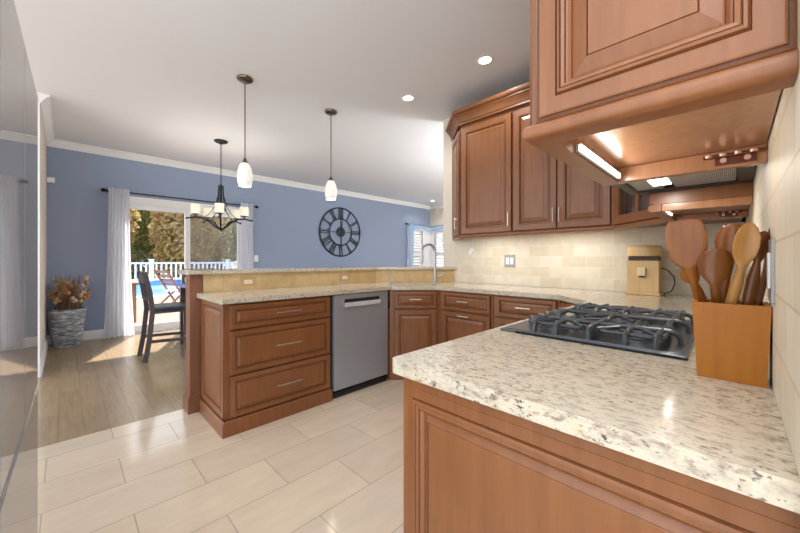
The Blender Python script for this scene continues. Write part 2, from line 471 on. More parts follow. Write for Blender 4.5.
for a, b, xo, scr in ((DY0 + .046, ymid + .035, -.055, 0), (ymid - .035, DY1 - .046, -.10, 1)):
    bm = BM(); frame_yz(bm, XB + xo, XB + xo + .04, a, b, .031, DZ - .046, .075, .10)
    p = obj('door_panel', bm, WHITE, d1, smooth=False)
    bm = BM(); box(bm, (XB + xo + .016, a + .075, .131), (XB + xo + .022, b - .075, DZ - .121)); obj('pane', bm, GLASS, p, smooth=False)
    if scr:
        bm = BM(); box(bm, (XB + xo - .012, a + .02, .05), (XB + xo - .010, b, DZ - .06)); obj('insect_screen', bm, SCREEN, p, smooth=False)
    else:
        bm = BM(); box(bm, (XB + xo + .04, b - .05, .95), (XB + xo + .06, b - .025, 1.15), .004); obj('door_handle', bm, WHITE, p)

# living-room corner windows with shutters
def window(name, along, c, a0, a1, z0, z1):
    wd = thing(name, 'x', 'x', (0, 0, 0)); wd['kind'] = 'structure'; del wd['category']; del wd['label']
    def P(u, d, z): return (c + d, u, z) if along == 'Y' else (u, c - d, z)       # d = into the room
    def B(bm, u0, u1, d0, d1, zz0, zz1): box(bm, P(u0, d0, zz0), P(u1, d1, zz1))
    bm = BM(); t = .09
    B(bm, a0 - t if along == 'Y' else XB + .0205, a0, -.1, .02, z0 - t, z1 + t); B(bm, a1, YF - .0005 if along == 'Y' else a1 + t, -.1, .02, z0 - t, z1 + t); B(bm, a0, a1, -.1, .02, z1, z1 + t); B(bm, a0, a1, -.1, .03, z0 - t, z0)
    obj('window_frame', bm, WHITE, wd, smooth=False)
    bm = BM(); B(bm, a0, a1, -.09, -.085, z0, z1); obj('pane', bm, GLASS, wd, smooth=False)
    bm = BM(); s = .05; zm = z0 + (z1 - z0) * .42
    for u0, u1, zz0, zz1 in ((a0, a0 + s, z0, z1), (a1 - s, a1, z0, z1), (a0 + s, a1 - s, z0, z0 + s), (a0 + s, a1 - s, z1 - s, z1), (a0 + s, a1 - s, zm - .04, zm + .04)):
        B(bm, u0, u1, -.05, -.02, zz0, zz1)
    z = z0 + s + .03
    while z < z1 - s - .02:
        if abs(z - zm) > .06:
            q0, q1 = P(a0 + s, -.06, z - .022), P(a1 - s, -.01, z + .022)
            t0 = [P(a0 + s, -.065, z - .03), P(a1 - s, -.065, z - .03), P(a1 - s, -.012, z + .02), P(a0 + s, -.012, z + .02)]
            lo = [bm.verts.new(p) for p in t0]; hi = [bm.verts.new((p[0], p[1], p[2] + .009)) for p in t0]
            bm.faces.new(lo[::-1]); bm.faces.new(hi)
            for i in range(4): bm.faces.new((lo[i], lo[(i + 1) % 4], hi[(i + 1) % 4], hi[i]))
        z += .085
    obj('shutter', bm, WHITE, wd, smooth=False)
window('window_1', 'Y', XB, *W1)
window('window_2', 'X', YF, *W2)

# ------------------------------------------------------------------ outside
GRASS = tile_mat('ground_soil', 'X', 'Y', 3, 3, (srgb(120, 110, 80), srgb(104, 104, 70)), srgb(110, 105, 76), .0, rough=.9, nscale=3, mottling=(.6, 1))
bm = BM(); box(bm, (-60, -30, -.30), (XB - .2, 40, -.20)); struct('ground', bm, GRASS, smooth=False)
DECK = tile_mat('deck_boards', 'Y', 'X', 4, .14, (srgb(142, 106, 90), srgb(132, 96, 82)), srgb(90, 64, 54), .004, off=(20, 40), rough=.7)
bm = BM(); box(bm, (-13.4, -4, -.19), (XB - .2, 14, -.05)); struct('floor_deck', bm, DECK, smooth=False)
CONC = plain('pool_coping', srgb(214, 206, 196), .8)
bm = BM()
for a, b, c, d in ((-13.9, -4, -13.41, 14), (-21, -4, -18.9, 14)): box(bm, (a, b, -.19), (c, d, 0.16 if c < -18 else -.02), .01)
struct('trim_pool_coping', bm, CONC, smooth=False)
def pool():
    m, nt, p = newmat('blue_pool_cover'); v = objco(nt)
    n = noise_node(nt, v, .6, 4, .6); nt.links.new(ramp(nt, n, [(.3, srgb(8, 80, 190)), (.6, srgb(16, 116, 225)), (.75, srgb(70, 160, 240))]), p.inputs['Base Color'])
    setp(p, Roughness=.35); bm = BM()
    nx, ny = 20, 40; g = []
    for i in range(nx + 1):
        row = []
        for j in range(ny + 1):
            x = -13.91 - 4.98 * i / nx; y = -4 + 18 * j / ny
            row.append(bm.verts.new((x, y, -.04 + .06 * math.sin(i * 1.1 + j * .4) * math.sin(j * .7) + (.25 * (i / nx)))))
        g.append(row)
    for i in range(nx):
        for j in range(ny): bm.faces.new((g[i][j], g[i][j + 1], g[i + 1][j + 1], g[i + 1][j]))
    lo = [bm.verts.new((x, y, -.18)) for x, y in ((-13.91, -4), (-18.89, -4), (-18.89, 14), (-13.91, 14))]; bm.faces.new(lo)
    return tag(obj('pool_cover', bm, m), 'bright blue rippled cover over the pool beyond the deck', 'pool cover')
pool()
VINYL = plain('white_vinyl', srgb(225, 232, 240), .5)
def railing(x=-19.6):
    t = thing('pool_railing', 'white vinyl baluster railing beyond the blue pool', 'railing', (x, 0, .16))
    ps = [-.5 + 3.37 * k for k in range(5)]
    for y in ps:
        bm = BM(); box(bm, (x - .09, y - .09, .16), (x + .09, y + .09, 1.17), .01); box(bm, (x - .12, y - .12, 1.171), (x + .12, y + .12, 1.21), .01)
        obj('post', bm, VINYL, t, smooth=False)
    bm = BM()
    for i in range(4):
        box(bm, (x - .04, ps[i] + .091, .98), (x + .04, ps[i + 1] - .091, 1.06)); box(bm, (x - .03, ps[i] + .091, .22), (x + .03, ps[i + 1] - .091, .29))
    obj('rail', bm, VINYL, t, smooth=False)
    for i in range(4):
        for k in range(16):
            y = ps[i] + 3.37 * (k + 1) / 17
            bm = BM(); box(bm, (x - .03, y - .035, .29), (x + .03, y + .035, .98)); obj('baluster', bm, VINYL, t, smooth=False)
railing()
BARK = plain('tree_bark', srgb(82, 66, 52), .9)
def leaf_mat(name, stops, sc):
    m, nt, p = newmat(name); v = objco(nt)
    n = noise_node(nt, v, sc, 5, .75)
    c = ramp(nt, n, stops); nt.links.new(c, p.inputs['Base Color']); setp(p, Roughness=.7)
    tl = nt.nodes.new('ShaderNodeBsdfTranslucent'); nt.links.new(c, tl.inputs['Color'])
    mx = nt.nodes.new('ShaderNodeMixShader'); mx.inputs[0].default_value = .5
    nt.links.new(p.outputs[0], mx.inputs[1]); nt.links.new(tl.outputs[0], mx.inputs[2]); nt.links.new(mx.outputs[0], nt.nodes['Material Output'].inputs['Surface'])
    return m
G1 = leaf_mat('autumn_leaves', [(.33, srgb(96, 112, 72)), (.44, srgb(160, 160, 106)), (.51, srgb(226, 196, 128)), (.57, srgb(180, 134, 112)), (.66, srgb(160, 172, 130))], 8)
G2 = leaf_mat('green_leaves', [(.33, srgb(92, 112, 78)), (.5, srgb(150, 164, 118)), (.58, srgb(214, 196, 124)), (.68, srgb(180, 152, 128))], 8)
def tree(x, y, h, r, mat, label):
    t = thing('tree', label, 'tree', (x, y, -.2), 0, 'trees outside the windows')
    bm = BM(); tube(bm, [(x, y, -.2), (x + .1, y, h * .3), (x - .05, y + .1, h * .6), (x, y, h * .85)], [.2, .16, .1, .04], 8)
    for k in range(6):
        a = random.random() * 6.28; z = h * (.25 + .1 * k)
        tube(bm, [(x, y, z), (x + r * .5 * math.cos(a), y + r * .5 * math.sin(a), z + .5), (x + r * .8 * math.cos(a), y + r * .8 * math.sin(a), z + .9)], [.07, .04, .015], 6)
    obj('trunk', bm, BARK, t)
    vs, fs = [], []
    rnd = random.Random(int(x * 100 + y * 10))
    for k in range(9500):
        u = rnd.random() * 6.283; cz = rnd.uniform(-1, 1); rr = rnd.random() ** .45
        s = (1 - cz * cz) ** .5
        lump = 1 + .10 * math.sin(3 * u + 4 * cz) * math.cos(2 * u)
        p = Vector((x + r * lump * rr * s * math.cos(u), y + r * lump * rr * s * math.sin(u), h * .5 + h * .52 * rr * cz * lump))
        if p.z < .1: continue
        a = Vector((rnd.gauss(0, 1), rnd.gauss(0, 1), rnd.gauss(0, 1))).normalized(); b = a.orthogonal().normalized(); L = rnd.uniform(.09, .17)
        i = len(vs); vs += [p - a * L, p + b * L * .55, p + a * L, p - b * L * .55]; fs.append((i, i + 1, i + 2, i + 3))
    me = bpy.data.meshes.new('foliage'); me.from_pydata([v - Vector((x, y, -.2)) for v in vs], [], fs)
    o = bpy.data.objects.new('foliage', me); COL.objects.link(o); me.materials.append(mat); o.parent = t
tr = [(-22.8, .9, 7.0, 1.8, G1, 'golden autumn tree nearest the left edge of the glass door'),
      (-22.8, 5.0, 7.0, 1.8, G1, 'orange tinted autumn tree behind the middle of the glass door'),
      (-22.8, 9.1, 7.0, 1.8, G2, 'green tree nearest the right curtain of the glass door'),
      (-26.9, 3.0, 8.4, 1.8, G2, 'mostly green tree just left of the orange middle tree'),
      (-26.9, 7.1, 8.4, 1.8, G1, 'golden tree behind the screened right door panel'),
      (-26.9, 11.2, 8.4, 1.8, G1, 'golden tree farthest right beyond the pool railing'),
      (-31.0, .9, 10.0, 1.9, G2, 'tall green tree rising behind the left golden tree'),
      (-31.0, 5.1, 10.0, 1.9, G2, 'tall green tree rising behind the orange middle tree'),
      (-31.0, 9.3, 10.0, 1.9, G2, 'tall green tree rising behind the right door panel'),
      (-35.2, 7.2, 11.0, 1.9, G1, 'tallest golden tree at the back, right of the door meeting stile'),
      (-35.2, 3.0, 11.0, 1.9, G1, 'tallest golden tree at the back, left of the door meeting stile')]
for a in tr: tree(*a)
tree(-11.9, 12.3, 5.0, 1.35, G2, 'green tree just outside the left living room corner window')
tree(-8.9, 13.6, 5.0, 1.35, G2, 'green tree just outside the right living room corner window')
PWOOD = wood_mat('patio_wood', srgb(126, 96, 78), srgb(150, 120, 98), (2, 14, 14))
def patio_table():
    t = thing('patio_table', 'brown wooden patio table just outside the left door panel', 'table', (-8.6, .55, -.05))
    bm = BM()
    for k in range(5): box(bm, (-9.0 + k * .16, -.35, .70), (-8.845 + k * .16, 1.05, .735), .004)
    obj('tabletop', bm, PWOOD, t, smooth=False)
    for x in (-8.92, -8.35):
        for y in (-.25, .93):
            bm = BM(); box(bm, (x - .04, y - .05, -.05), (x + .04, y + .05, .699)); obj('leg', bm, PWOOD, t, smooth=False)
patio_table()
def patio_chair():
    t = thing('patio_chair', 'wooden folding patio chair with pale seat on the deck', 'chair', (-10.3, 1.95, -.05), math.radians(200))
    L = lambda n, b, m: obj(n, b, m, t, smooth=False, local=True)
    for s in (-1, 1):
        bm = BM(); bar(bm, (s * .25, -.28, 0), (s * .25, .30, .98), .035, .05, (1, 0, 0)); L('leg', bm, PWOOD)
        bm = BM(); bar(bm, (s * .21, .28, 0), (s * .21, -.24, .45), .035, .05, (1, 0, 0)); L('leg', bm, PWOOD)
    bm = BM(); box(bm, (-.19, -.25, .41), (.19, .10, .44), .005); L('seat', bm, CONC)
    bm = BM()
    for k in range(4):
        z = .56 + .11 * k; y = -.28 + .58 * z / .98
        box(bm, (-.23, y - .01, z), (.23, y + .01, z + .07))
    L('backrest', bm, PWOOD)
patio_chair()

# ------------------------------------------------------------------ base cabinets
ZT = .879                                                           # underside of the worktop
PX = -2.40                                                          # peninsula carcass front
# peninsula drawer cabinet
t = thing('drawer_cabinet', 'brown three-drawer base cabinet at the near end of the peninsula', 'cabinet', (-2.65, 1.15, 0))
bm = BM(); box(bm, (KX + .002, .756, .0), (PX, 1.565, ZT)); obj('carcass', bm, WOOD, t, smooth=False)
bm = BM(); ring_panel(bm, (KX + .03, .755, .105), (0, -1, 0), PX - KX - .03, ZT - .107, prof_door(.04, .8, .018)); obj('end_panel', bm, [WOOD, GLAZE], t, smooth=False)
for z0, z1 in ((.105, .385), (.393, .690), (.698, .868)):
    front('drawer', t, (PX + .001, .775, z0), (1, 0, 0), .785, z1 - z0, .034, .62, (.41, (z1 - z0) * .5 + .005, False), .20)
bm = BM(); sweep(bm, [(KX + .03, .737), (PX + .025, .737), (PX + .025, 1.565)], [(0, 0), (.014, 0), (.014, .08), (.008, .095), (0, .10)], side=-1)
obj('base_moulding', bm, WOOD, t)
bm = BM(); box(bm, (-3.052, .665, .13), (KX + .003, .754, 1.056), .003); box(bm, (-3.066, .65, 0), (KX + .018, .754, .115), .004); box(bm, (-3.060, .656, .115), (KX + .012, .754, .132), .006)
obj('corner_post', bm, wood_mat('post_wood', srgb(122, 78, 56), srgb(140, 92, 66)), t)
# dishwasher
t = thing('dishwasher', 'stainless steel dishwasher in the peninsula beside the drawers', 'dishwasher', (-2.65, 1.9, 0))
bm = BM(); box(bm, (KX + .05, 1.572, .05), (PX - .01, 2.215, ZT - .002)); obj('body', bm, BLACKP, t, smooth=False)
bm = BM(); box(bm, (PX - .009, 1.592, .062), (PX + .022, 2.212, .872), .004); dw = obj('door', bm, DWSTEEL, t)
bm = BM(); box(bm, (PX + .0221, 1.70, .775), (PX + .0235, 2.10, .83)); obj('handle_recess', bm, plain('dark_recess', srgb(60, 62, 66), .4, .8), dw, smooth=False)
bm = BM(); box(bm, (PX + .0236, 1.70, .762), (PX + .045, 2.10, .800), .004); obj('handle', bm, plain('bright_steel', srgb(225, 228, 232), .3, .35), dw)
bm = BM(); box(bm, (PX - .02, 1.571, 0), (PX + .018, 2.20, .049), .004); obj('toe_kick', bm, BLACKP, t)
# sink base (diagonal)
D1 = 4.61                                                           # diagonal face y - x
N1 = Vector((1, -1, 0)).normalized(); U1 = Vector((1, 1, 0)).normalized()
A1 = Vector((-2.375, D1 - 2.375, 0)); LN1 = .495
t = thing('sink_cabinet', 'narrow brown sink cabinet set diagonally between dishwasher and back run', 'cabinet', (-2.4, 2.6, 0))
B1 = A1 + U1 * LN1
bm = BM(); prism(bm, [(A1.x, A1.y), (B1.x, B1.y), (B1.x, 2.9), (-2.30, 3.0), (-2.75, 2.55), (A1.x - .2, A1.y)], 0, ZT - .19)
obj('carcass', bm, WOOD, t, smooth=False)
bm = BM(); q = [A1 + N1 * -.02, B1 + N1 * -.02, B1, A1]; prism(bm, [(v.x, v.y) for v in q], ZT - .19, ZT); obj('face_frame', bm, WOOD, t, smooth=False)
front('drawer_front', t, A1 + U1 * .045 + N1 * .001 + V(0, 0, .700), N1, .41, .168, .030, .6, (.205, .09, False), .11)
front('door', t, A1 + U1 * .045 + N1 * .001 + V(0, 0, .105), N1, .41, .583, .042, .9)
# back run
YC = 2.575
for nm, lab, x0, x1, hd in (('base_cabinet', 'brown base cabinet with drawer and pull-out door right of the sink', -2.02, -1.452, True),
                            ('base_cabinet', 'brown base cabinet with a wide drawer partly behind the cooktop grates', -1.448, -.905, True)):
    t = thing(nm, lab, 'cabinet', ((x0 + x1) / 2, 2.85, 0))
    bm = BM(); box(bm, (x0 + .001, YC, 0), (x1 - .001, 3.17, ZT)); obj('carcass', bm, WOOD, t, smooth=False)
    wd = x1 - x0 - .05
    front('drawer', t, (x0 + .03, YC - .001, .700), (0, -1, 0), wd, .168, .030, .6, (wd / 2, .09, False), .12)
    front('door', t, (x0 + .03, YC - .001, .105), (0, -1, 0), wd, .583, .042, .9, (wd / 2, .553, False), .12)
# diagonal corner base
A2 = Vector((-.900, YC, 0)); B2 = Vector((-.612, YC - .288, 0)); N2 = Vector((-1, -1, 0)).normalized()
t = thing('corner_cabinet', 'diagonal brown corner base cabinet mostly behind the cooktop', 'cabinet', (-.4, 2.8, 0))
bm = BM(); prism(bm, [(A2.x + .001, A2.y), (B2.x, B2.y), (.04, B2.y), (.04, 3.17), (A2.x + .001, 3.17)], 0, ZT); obj('carcass', bm, WOOD, t, smooth=False)
front('door', t, A2 + V(.022, -.022, .105) + N2 * .001, N2, .345, .76, .05, .9, (.32, .6, True))
# range run
XF = -.612
t = thing('base_cabinet', 'brown base cabinet under the cooktop, fronts facing the peninsula', 'cabinet', (-.3, 1.7, 0))
bm = BM(); box(bm, (XF, 1.152, 0), (.04, 2.284, ZT)); obj('carcass', bm, WOOD, t, smooth=False)
front('door', t, (XF - .001, 1.70, .105), (-1, 0, 0), .54, .76, .05, .9, (.49, .6, True)); front('door', t, (XF - .001, 2.26, .105), (-1, 0, 0), .54, .76, .05, .9, (.05, .6, True))
t = thing('base_cabinet', 'brown base cabinet with a large raised end panel in the foreground', 'cabinet', (-.3, .9, 0))
bm = BM(); box(bm, (XF, .640, 0), (.05, 1.148, ZT)); obj('carcass', bm, WOOD, t, smooth=False)
front('drawer', t, (XF - .001, 1.14, .700), (-1, 0, 0), .48, .168, .03, .6, (.24, .09, False)); front('door', t, (XF - .001, 1.14, .105), (-1, 0, 0), .48, .583, .05, .9, (.05, .5, True))
bm = BM(); D = .014
ring_panel(bm, (XF + .008, .6395, .02), (0, -1, 0), XR - .0005 - XF - .008, .846 - .02,
           [(0, 0, 0), (0, D - .001, 0), (.001, D, 0), (.026, D, 0), (.027, D - .004, 1), (.0285, D - .003, 1), (.030, D + .004, 0), (.037, D + .005, 0), (.0385, D + .003, 1), (.040, D + .004, 0), (.047, D + .003, 0), (.049, D - .001, 1),
            (.052, D - .002, 0), (.057, D - .008, 0), (.059, D - .010, 1), (.062, D - .010, 0), (.0635, D - .009, 0), (.074, D - .001, 0), (.0755, D - .0025, 1), (.077, D - .001, 0)])
obj('end_panel', bm, [WOOD, GLAZE], t, smooth=False)
bm = BM(); box(bm, (XF + .008, .6395 - D, .8462), (XR - .0005, .6395, ZT)); obj('top_rail', bm, WOOD, t, smooth=False)
bm = BM(); box(bm, (XF - .004, .628, .0), (XF + .0072, .6395, ZT), .002); obj('corner_stile', bm, WOOD, t)

# ------------------------------------------------------------------ worktops
def slab(name, loops, z0, z1, mats, bev=.012, seg=4, skip=None):
    """polygon with holes -> bevelled slab"""
    bm = bmesh.new(); edges = []
    for lp in loops:
        vs = [bm.verts.new((x, y, z0)) for x, y in lp]
        edges += [bm.edges.new((vs[i], vs[(i + 1) % len(vs)])) for i in range(len(vs))]
    g = bmesh.ops.triangle_fill(bm, edges=edges, use_beauty=True, use_dissolve=False)
    bmesh.ops.recalc_face_normals(bm, faces=bm.faces[:])
    r = bmesh.ops.extrude_face_region(bm, geom=bm.faces[:])
    bmesh.ops.translate(bm, verts=[v for v in r['geom'] if isinstance(v, bmesh.types.BMVert)], vec=(0, 0, z1 - z0))
    bmesh.ops.recalc_face_normals(bm, faces=bm.faces[:])
    ed = [e for e in bm.edges if len(e.link_faces) == 2 and e.calc_face_angle(0) > 1.2 and abs((e.verts[0].co - e.verts[1].co).z) < 1e-5 and not (skip and all(skip(v.co) for v in e.verts))]
    bmesh.ops.bevel(bm, geom=ed, offset=bev, segments=seg, affect='EDGES', profile=.5, clamp_overlap=True)
    return obj(name, bm, mats, ang=50)
def rounded(pts, rad):
    out = []
    n = len(pts)
    for i, (x, y) in enumerate(pts):
        r = rad.get(i, 0)
        if not r: out.append((x, y)); continue
        p = Vector((x, y)); a = (Vector(pts[i - 1]) - p).normalized(); b = (Vector(pts[(i + 1) % n]) - p).normalized()
        th = a.angle(b); L = r / math.tan(th / 2); c = p + (a + b).normalized() * (r / math.sin(th / 2))
        s, e = p + a * L, p + b * L
        v0, v1 = s - c, e - c
        for k in range(7):
            q = v0.lerp(v1, k / 6); q = q.normalized() * r; out.append((c.x + q.x, c.y + q.y))
    return out
def dxy(s, d): return ((s - d) / 2, (s + d) / 2)                     # s = x + y, d = y - x
xi = -2.352; di = 4.575
path = [(xi, .712), (xi, xi + di), (2.545 - di, 2.545), (-.905, 2.545), (-.634, 2.274), (-.634, .592), (XR - .0005, .592), (XR - .0005, YB - .008), (YB - .008 - KD + .006, YB - .008), (KX + .006, kb - .001), (KX + .006, .712)]
path = rounded(path, {0: .015, 5: .024, 1: .05, 2: .05, 3: .08, 4: .05})
hole = rounded([dxy(-.14, 4.76), dxy(.53, 4.76), dxy(.53, 5.17), dxy(-.14, 5.17)], {0: .04, 1: .04, 2: .04, 3: .04})
o = slab('countertop', [path, hole], .880, .915, GRAN, .0165, 6, skip=lambda c: c.x > .04 or c.y > YB - .03 or (c.y - c.x > KD - .05 and c.x > KX) or c.x < KX + .03)
tag(o, 'speckled cream granite worktop wrapping the peninsula, back wall and cooktop', 'countertop')
bx0, bx1 = -2.895, -3.28
dO, dI = KD - .05, KD + .50
bar_pts = [(bx0, .635), (bx0, bx0 + dO), (YB - .009 - dO, YB - .009), (-2.46, YB - .009), (-2.46, 3.32), (3.32 - dI, 3.32), (bx1, bx1 + dI), (bx1, .635)]
o = slab('bar_top', [rounded(bar_pts, {0: .02, 7: .14, 1: .05, 6: .05})], 1.060, 1.088, GRAN, .010, 3)
tag(o, 'raised granite bar ledge along the back of the peninsula', 'bar top')

# sink, faucet, soap pump
t = thing('sink', 'undermount steel sink in the diagonal corner of the worktop', 'sink', (*dxy(.2, 4.96), .71))
bm = BM()
ring = lambda e, z: [bm.verts.new((*p, z)) for p in rounded([dxy(-.14 - e, 4.76 - e), dxy(.53 + e, 4.76 - e), dxy(.53 + e, 5.17 + e), dxy(-.14 - e, 5.17 + e)], {0: .04, 1: .04, 2: .04, 3: .04})]
rs = [ring(.03, .879), ring(0, .879), ring(-.02, .72), ring(-.12, .705)]
for i in range(3):
    for k in range(len(rs[0])): bm.faces.new((rs[i][k], rs[i][(k + 1) % len(rs[0])], rs[i + 1][(k + 1) % len(rs[0])], rs[i + 1][k]))
bm.faces.new(rs[3]); obj('basin', bm, STEEL, t)
bm = BM(); lathe(bm, [(.045, 0), (.045, .006), (.02, .004)], (*dxy(.2, 4.96), .706), 20); obj('drain', bm, CHROME, t)
fx, fy = dxy(.555, 5.30)
t = thing('faucet', 'tall brushed steel gooseneck faucet behind the corner sink', 'faucet', (fx, fy, .915))
bm = BM(); lathe(bm, [(.028, .916), (.028, .925), (.022, .93), (.020, 1.0), (.016, 1.005)], (fx, fy, 0), 20); obj('base', bm, CHROME, t)
dl = Vector((-1, -1, 0)).normalized() * .97 + Vector((1, -1, 0)).normalized() * .2; dl.normalize()
pts = [Vector((fx, fy, 1.0)), Vector((fx, fy, 1.26))]
for k in range(1, 13):
    a = PI * k / 12; pts.append(Vector((fx, fy, 1.26)) + dl * .076 * (1 - math.cos(a)) + V(0, 0, .085 * math.sin(a)))
pts.append(pts[-1] - V(0, 0, .03))
bm = BM(); tube(bm, pts, .0145, 10); obj('spout', bm, CHROME, t)
bm = BM(); e = pts[-1]; tube(bm, [e, e - V(0, 0, .02), e - V(0, 0, .09), e - V(0, 0, .10)], [.0145, .019, .019, .015], 12); obj('spray_head', bm, CHROME, t)
bm = BM(); h0 = Vector((fx, fy, .975)); hd = U1; tube(bm, [h0, h0 + hd * .045, h0 + hd * .075 + V(0, 0, .02), h0 + hd * .10 + V(0, 0, .055)], [.014, .013, .008, .006], 8); obj('lever', bm, CHROME, t)
sx, sy = dxy(-.17, 5.30)
t = thing('soap_dispenser', 'small steel soap pump left of the corner sink', 'soap dispenser', (sx, sy, .915))
bm = BM(); lathe(bm, [(.022, .916), (.022, .922), (.012, .926), (.010, .985), (.006, .988), (.006, 1.02)], (sx, sy, 0), 16); obj('base', bm, CHROME, t)
bm = BM(); tube(bm, [(sx, sy, 1.02), (sx, sy, 1.032), (sx + .045, sy - .045, 1.03), (sx + .055, sy - .055, 1.02)], .006, 8); obj('pump_spout', bm, CHROME, t)

# ------------------------------------------------------------------ upper cabinets
ZU0, ZU1, ZD0 = 1.424, 2.55, 1.428
UX, UY = -.262, 2.85
YTW = YB - .008
def upper(label, poly, doors, rails, rail_top=ZU1, zb=ZU0, name='wall_cabinet'):
    cx = sum(p[0] for p in poly) / len(poly); cy = sum(p[1] for p in poly) / len(poly)
    t = thing(name, label, 'cabinet', (cx, cy, zb))
    bm = BM(); prism(bm, poly, zb, rail_top); obj('carcass', bm, [WOOD], t, smooth=False)
    for d in doors: front('door', t, *d)
    for r in rails:
        bm = BM(); sweep(bm, r, RAILP, side=-1); obj('light_rail', bm, WOOD, t)
    return t
RAILP = [(.008, 1.391), (.014, 1.393), (.019, 1.399), (.0205, 1.407), (.019, 1.415), (.014, 1.421), (.008, 1.4235), (-.028, 1.4235), (-.028, 1.391)]
S = 1.0
# angled end
Pa, Pb = Vector((-2.298, YTW)), Vector((-1.972, UY))             # (-1.972, 2.85)
ND = Vector((-1, -1, 0)).normalized()
t = upper('narrow angled brown wall cabinet at the open left end of the run', [(Pa.x, Pa.y), (Pb.x, Pb.y), (Pb.x, YTW)],
          [(Vector((Pa.x, Pa.y, ZD0)) + V(.02, -.02, 0) + ND * .001, ND, .40, 1.07, .05, S, (.36, .12, True), .12)],
          [[(Pa.x + .02, Pa.y - .02), (Pb.x, Pb.y)]])
xa, xb, xc = -1.970, -1.412, -.622
dz = 1.07
t = upper('single-door brown wall cabinet left of the double-door one', [(xa, UY), (xb, UY), (xb, YTW), (xa, YTW)],
          [((xa + .012, UY - .001, ZD0), (0, -1, 0), xb - xa - .016, dz, .052, S, (xb - xa - .035, .11, True), .12)], [[(xa, UY), (xb, UY)]])
wd2 = (xc - xb - .034) / 2
t = upper('double-door brown wall cabinet on the back wall', [(xb + .002, UY), (xc - .002, UY), (xc - .002, YTW), (xb + .002, YTW)],
          [((xb + .010, UY - .001, ZD0), (0, -1, 0), wd2, dz, .052, S, (wd2 - .022, .11, True), .12),
           ((xb + .014 + wd2, UY - .001, ZD0), (0, -1, 0), wd2, dz, .052, S, (.022, .11, True), .12)], [[(xb, UY), (xc, UY)]])
# corner glass cabinet, open box
C0, C1 = Vector((xc, UY)), Vector((UX, UY - (UX - xc)))
yc1 = C1.y
t = thing('corner_wall_cabinet', 'diagonal corner wall cabinet with a mullioned glass door', 'cabinet', (-.2, 2.9, ZU0))
def wallbox(bm, p, q, z0, z1, th=.018):
    p, q = Vector(p), Vector(q); d = (q - p).normalized(); n = Vector((-d.y, d.x)) * th
    prism(bm, [(p.x, p.y), (q.x, q.y), (q.x + n.x, q.y + n.y), (p.x + n.x, p.y + n.y)], z0, z1)
bm = BM(); pts = [(C0.x, C0.y), (C1.x, C1.y), (XR - .008, C1.y), (XR - .008, YTW), (C0.x, YTW)]
for z0, z1 in ((ZU0, ZU0 + .02), (1.80, 1.82), (2.15, 2.17), (ZU1 - .02, ZU1)): prism(bm, pts, z0, z1)
box(bm, (C0.x, C0.y, ZU0), (C0.x + .016, YTW, ZU1)); box(bm, (C0.x, YTW - .016, ZU0), (XR - .008, YTW, ZU1)); box(bm, (XR - .024, C1.y, ZU0), (XR - .008, YTW, ZU1)); box(bm, (C1.x, C1.y, ZU0), (XR - .008, C1.y + .016, ZU1))
obj('carcass', bm, WOOD, t, smooth=False)
bm = BM(); Lg = (C1 - C0).length; Ud = Vector((1, -1, 0)).normalized(); p0 = Vector((C0.x, C0.y, ZD0)) + Ud * .018 + ND * .001
wg = Lg - .036
def onface(u0, u1, v0, v1, d0=0, d1=.02):
    q = [p0 + Ud * u0 + ND * d0, p0 + Ud * u1 + ND * d0, p0 + Ud * u1 + ND * d1, p0 + Ud * u0 + ND * d1]
    prism(bm, [(a.x, a.y) for a in q], ZD0 + v0, ZD0 + v1)
fw = .06
onface(0, fw, 0, dz); onface(wg - fw, wg, 0, dz); onface(fw, wg - fw, 0, fw); onface(fw, wg - fw, dz - fw, dz)
onface(wg / 2 - .011, wg / 2 + .011, fw, dz - fw, .004, .016)
for k in (1, 2, 3): onface(fw, wg - fw, fw + (dz - 2 * fw) * k / 4 - .011, fw + (dz - 2 * fw) * k / 4 + .011, .004, .016)
dg = obj('door', bm, WOOD, t, smooth=False)
bm = BM(); onface(fw, wg - fw, fw, dz - fw, .001, .0035); obj('pane', bm, CABGLASS, dg, smooth=False)
pull(dg, p0 + Ud * (wg - .02) + ND * .0215 + V(0, 0, .13), ND, .12, True)
bm = BM(); sweep(bm, [(C0.x, C0.y), (C1.x, C1.y)], RAILP, side=-1); obj('light_rail', bm, WOOD, t)
# range side: far cabinet, over-hood cabinet, near cabinet
YH0, YH1 = 1.146, 1.905
def under_frame(t, y0, y1, ztop=1.4235):
    bm = BM()
    box(bm, (UX + .029, y1 - .030, 1.391), (XR - .008, y1, ztop), .002)
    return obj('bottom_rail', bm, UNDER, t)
def hinge(t, x, y):
    cu = [plain('dark_copper', srgb(112, 66, 52), .4, .7), plain('copper_screw', srgb(226, 190, 176), .3, .8)]
    bm = BM(); box(bm, (x - .035, y - .0335, 1.396), (x + .035, y - .0305, 1.420), .001)
    for dx in (-.02, .02): lathe(bm, [(.006, -.037), (.006, -.0332)], (x + dx, y, 1.407), 10, axis='Y', mi=1)
    for dx in (-.045, -.02, .005, .03): lathe(bm, [(.007, 1.4155), (.007, 1.4214)], (x + dx, y - .042, 0), 10, mi=1)
    tube(bm, [(x - .055, y - .04, 1.4175), (x + .05, y - .04, 1.4175)], .004, 8)
    obj('mounting_bracket', bm, cu, t, label='copper-coloured screw bracket')
t = upper('brown wall cabinet beyond the range hood', [(UX, YH1 + .002), (XR - .008, YH1 + .002), (XR - .008, yc1 - .002), (UX, yc1 - .002)],
          [((UX - .001, yc1 - .012, ZD0), (-1, 0, 0), yc1 - YH1 - .022, dz, .052, S, (.06, .11, True), .12)], [[(UX, yc1), (UX, YH1 + .002)]])
under_frame(t, YH1, yc1 - .004); hinge(t, -.02, yc1 - .006)
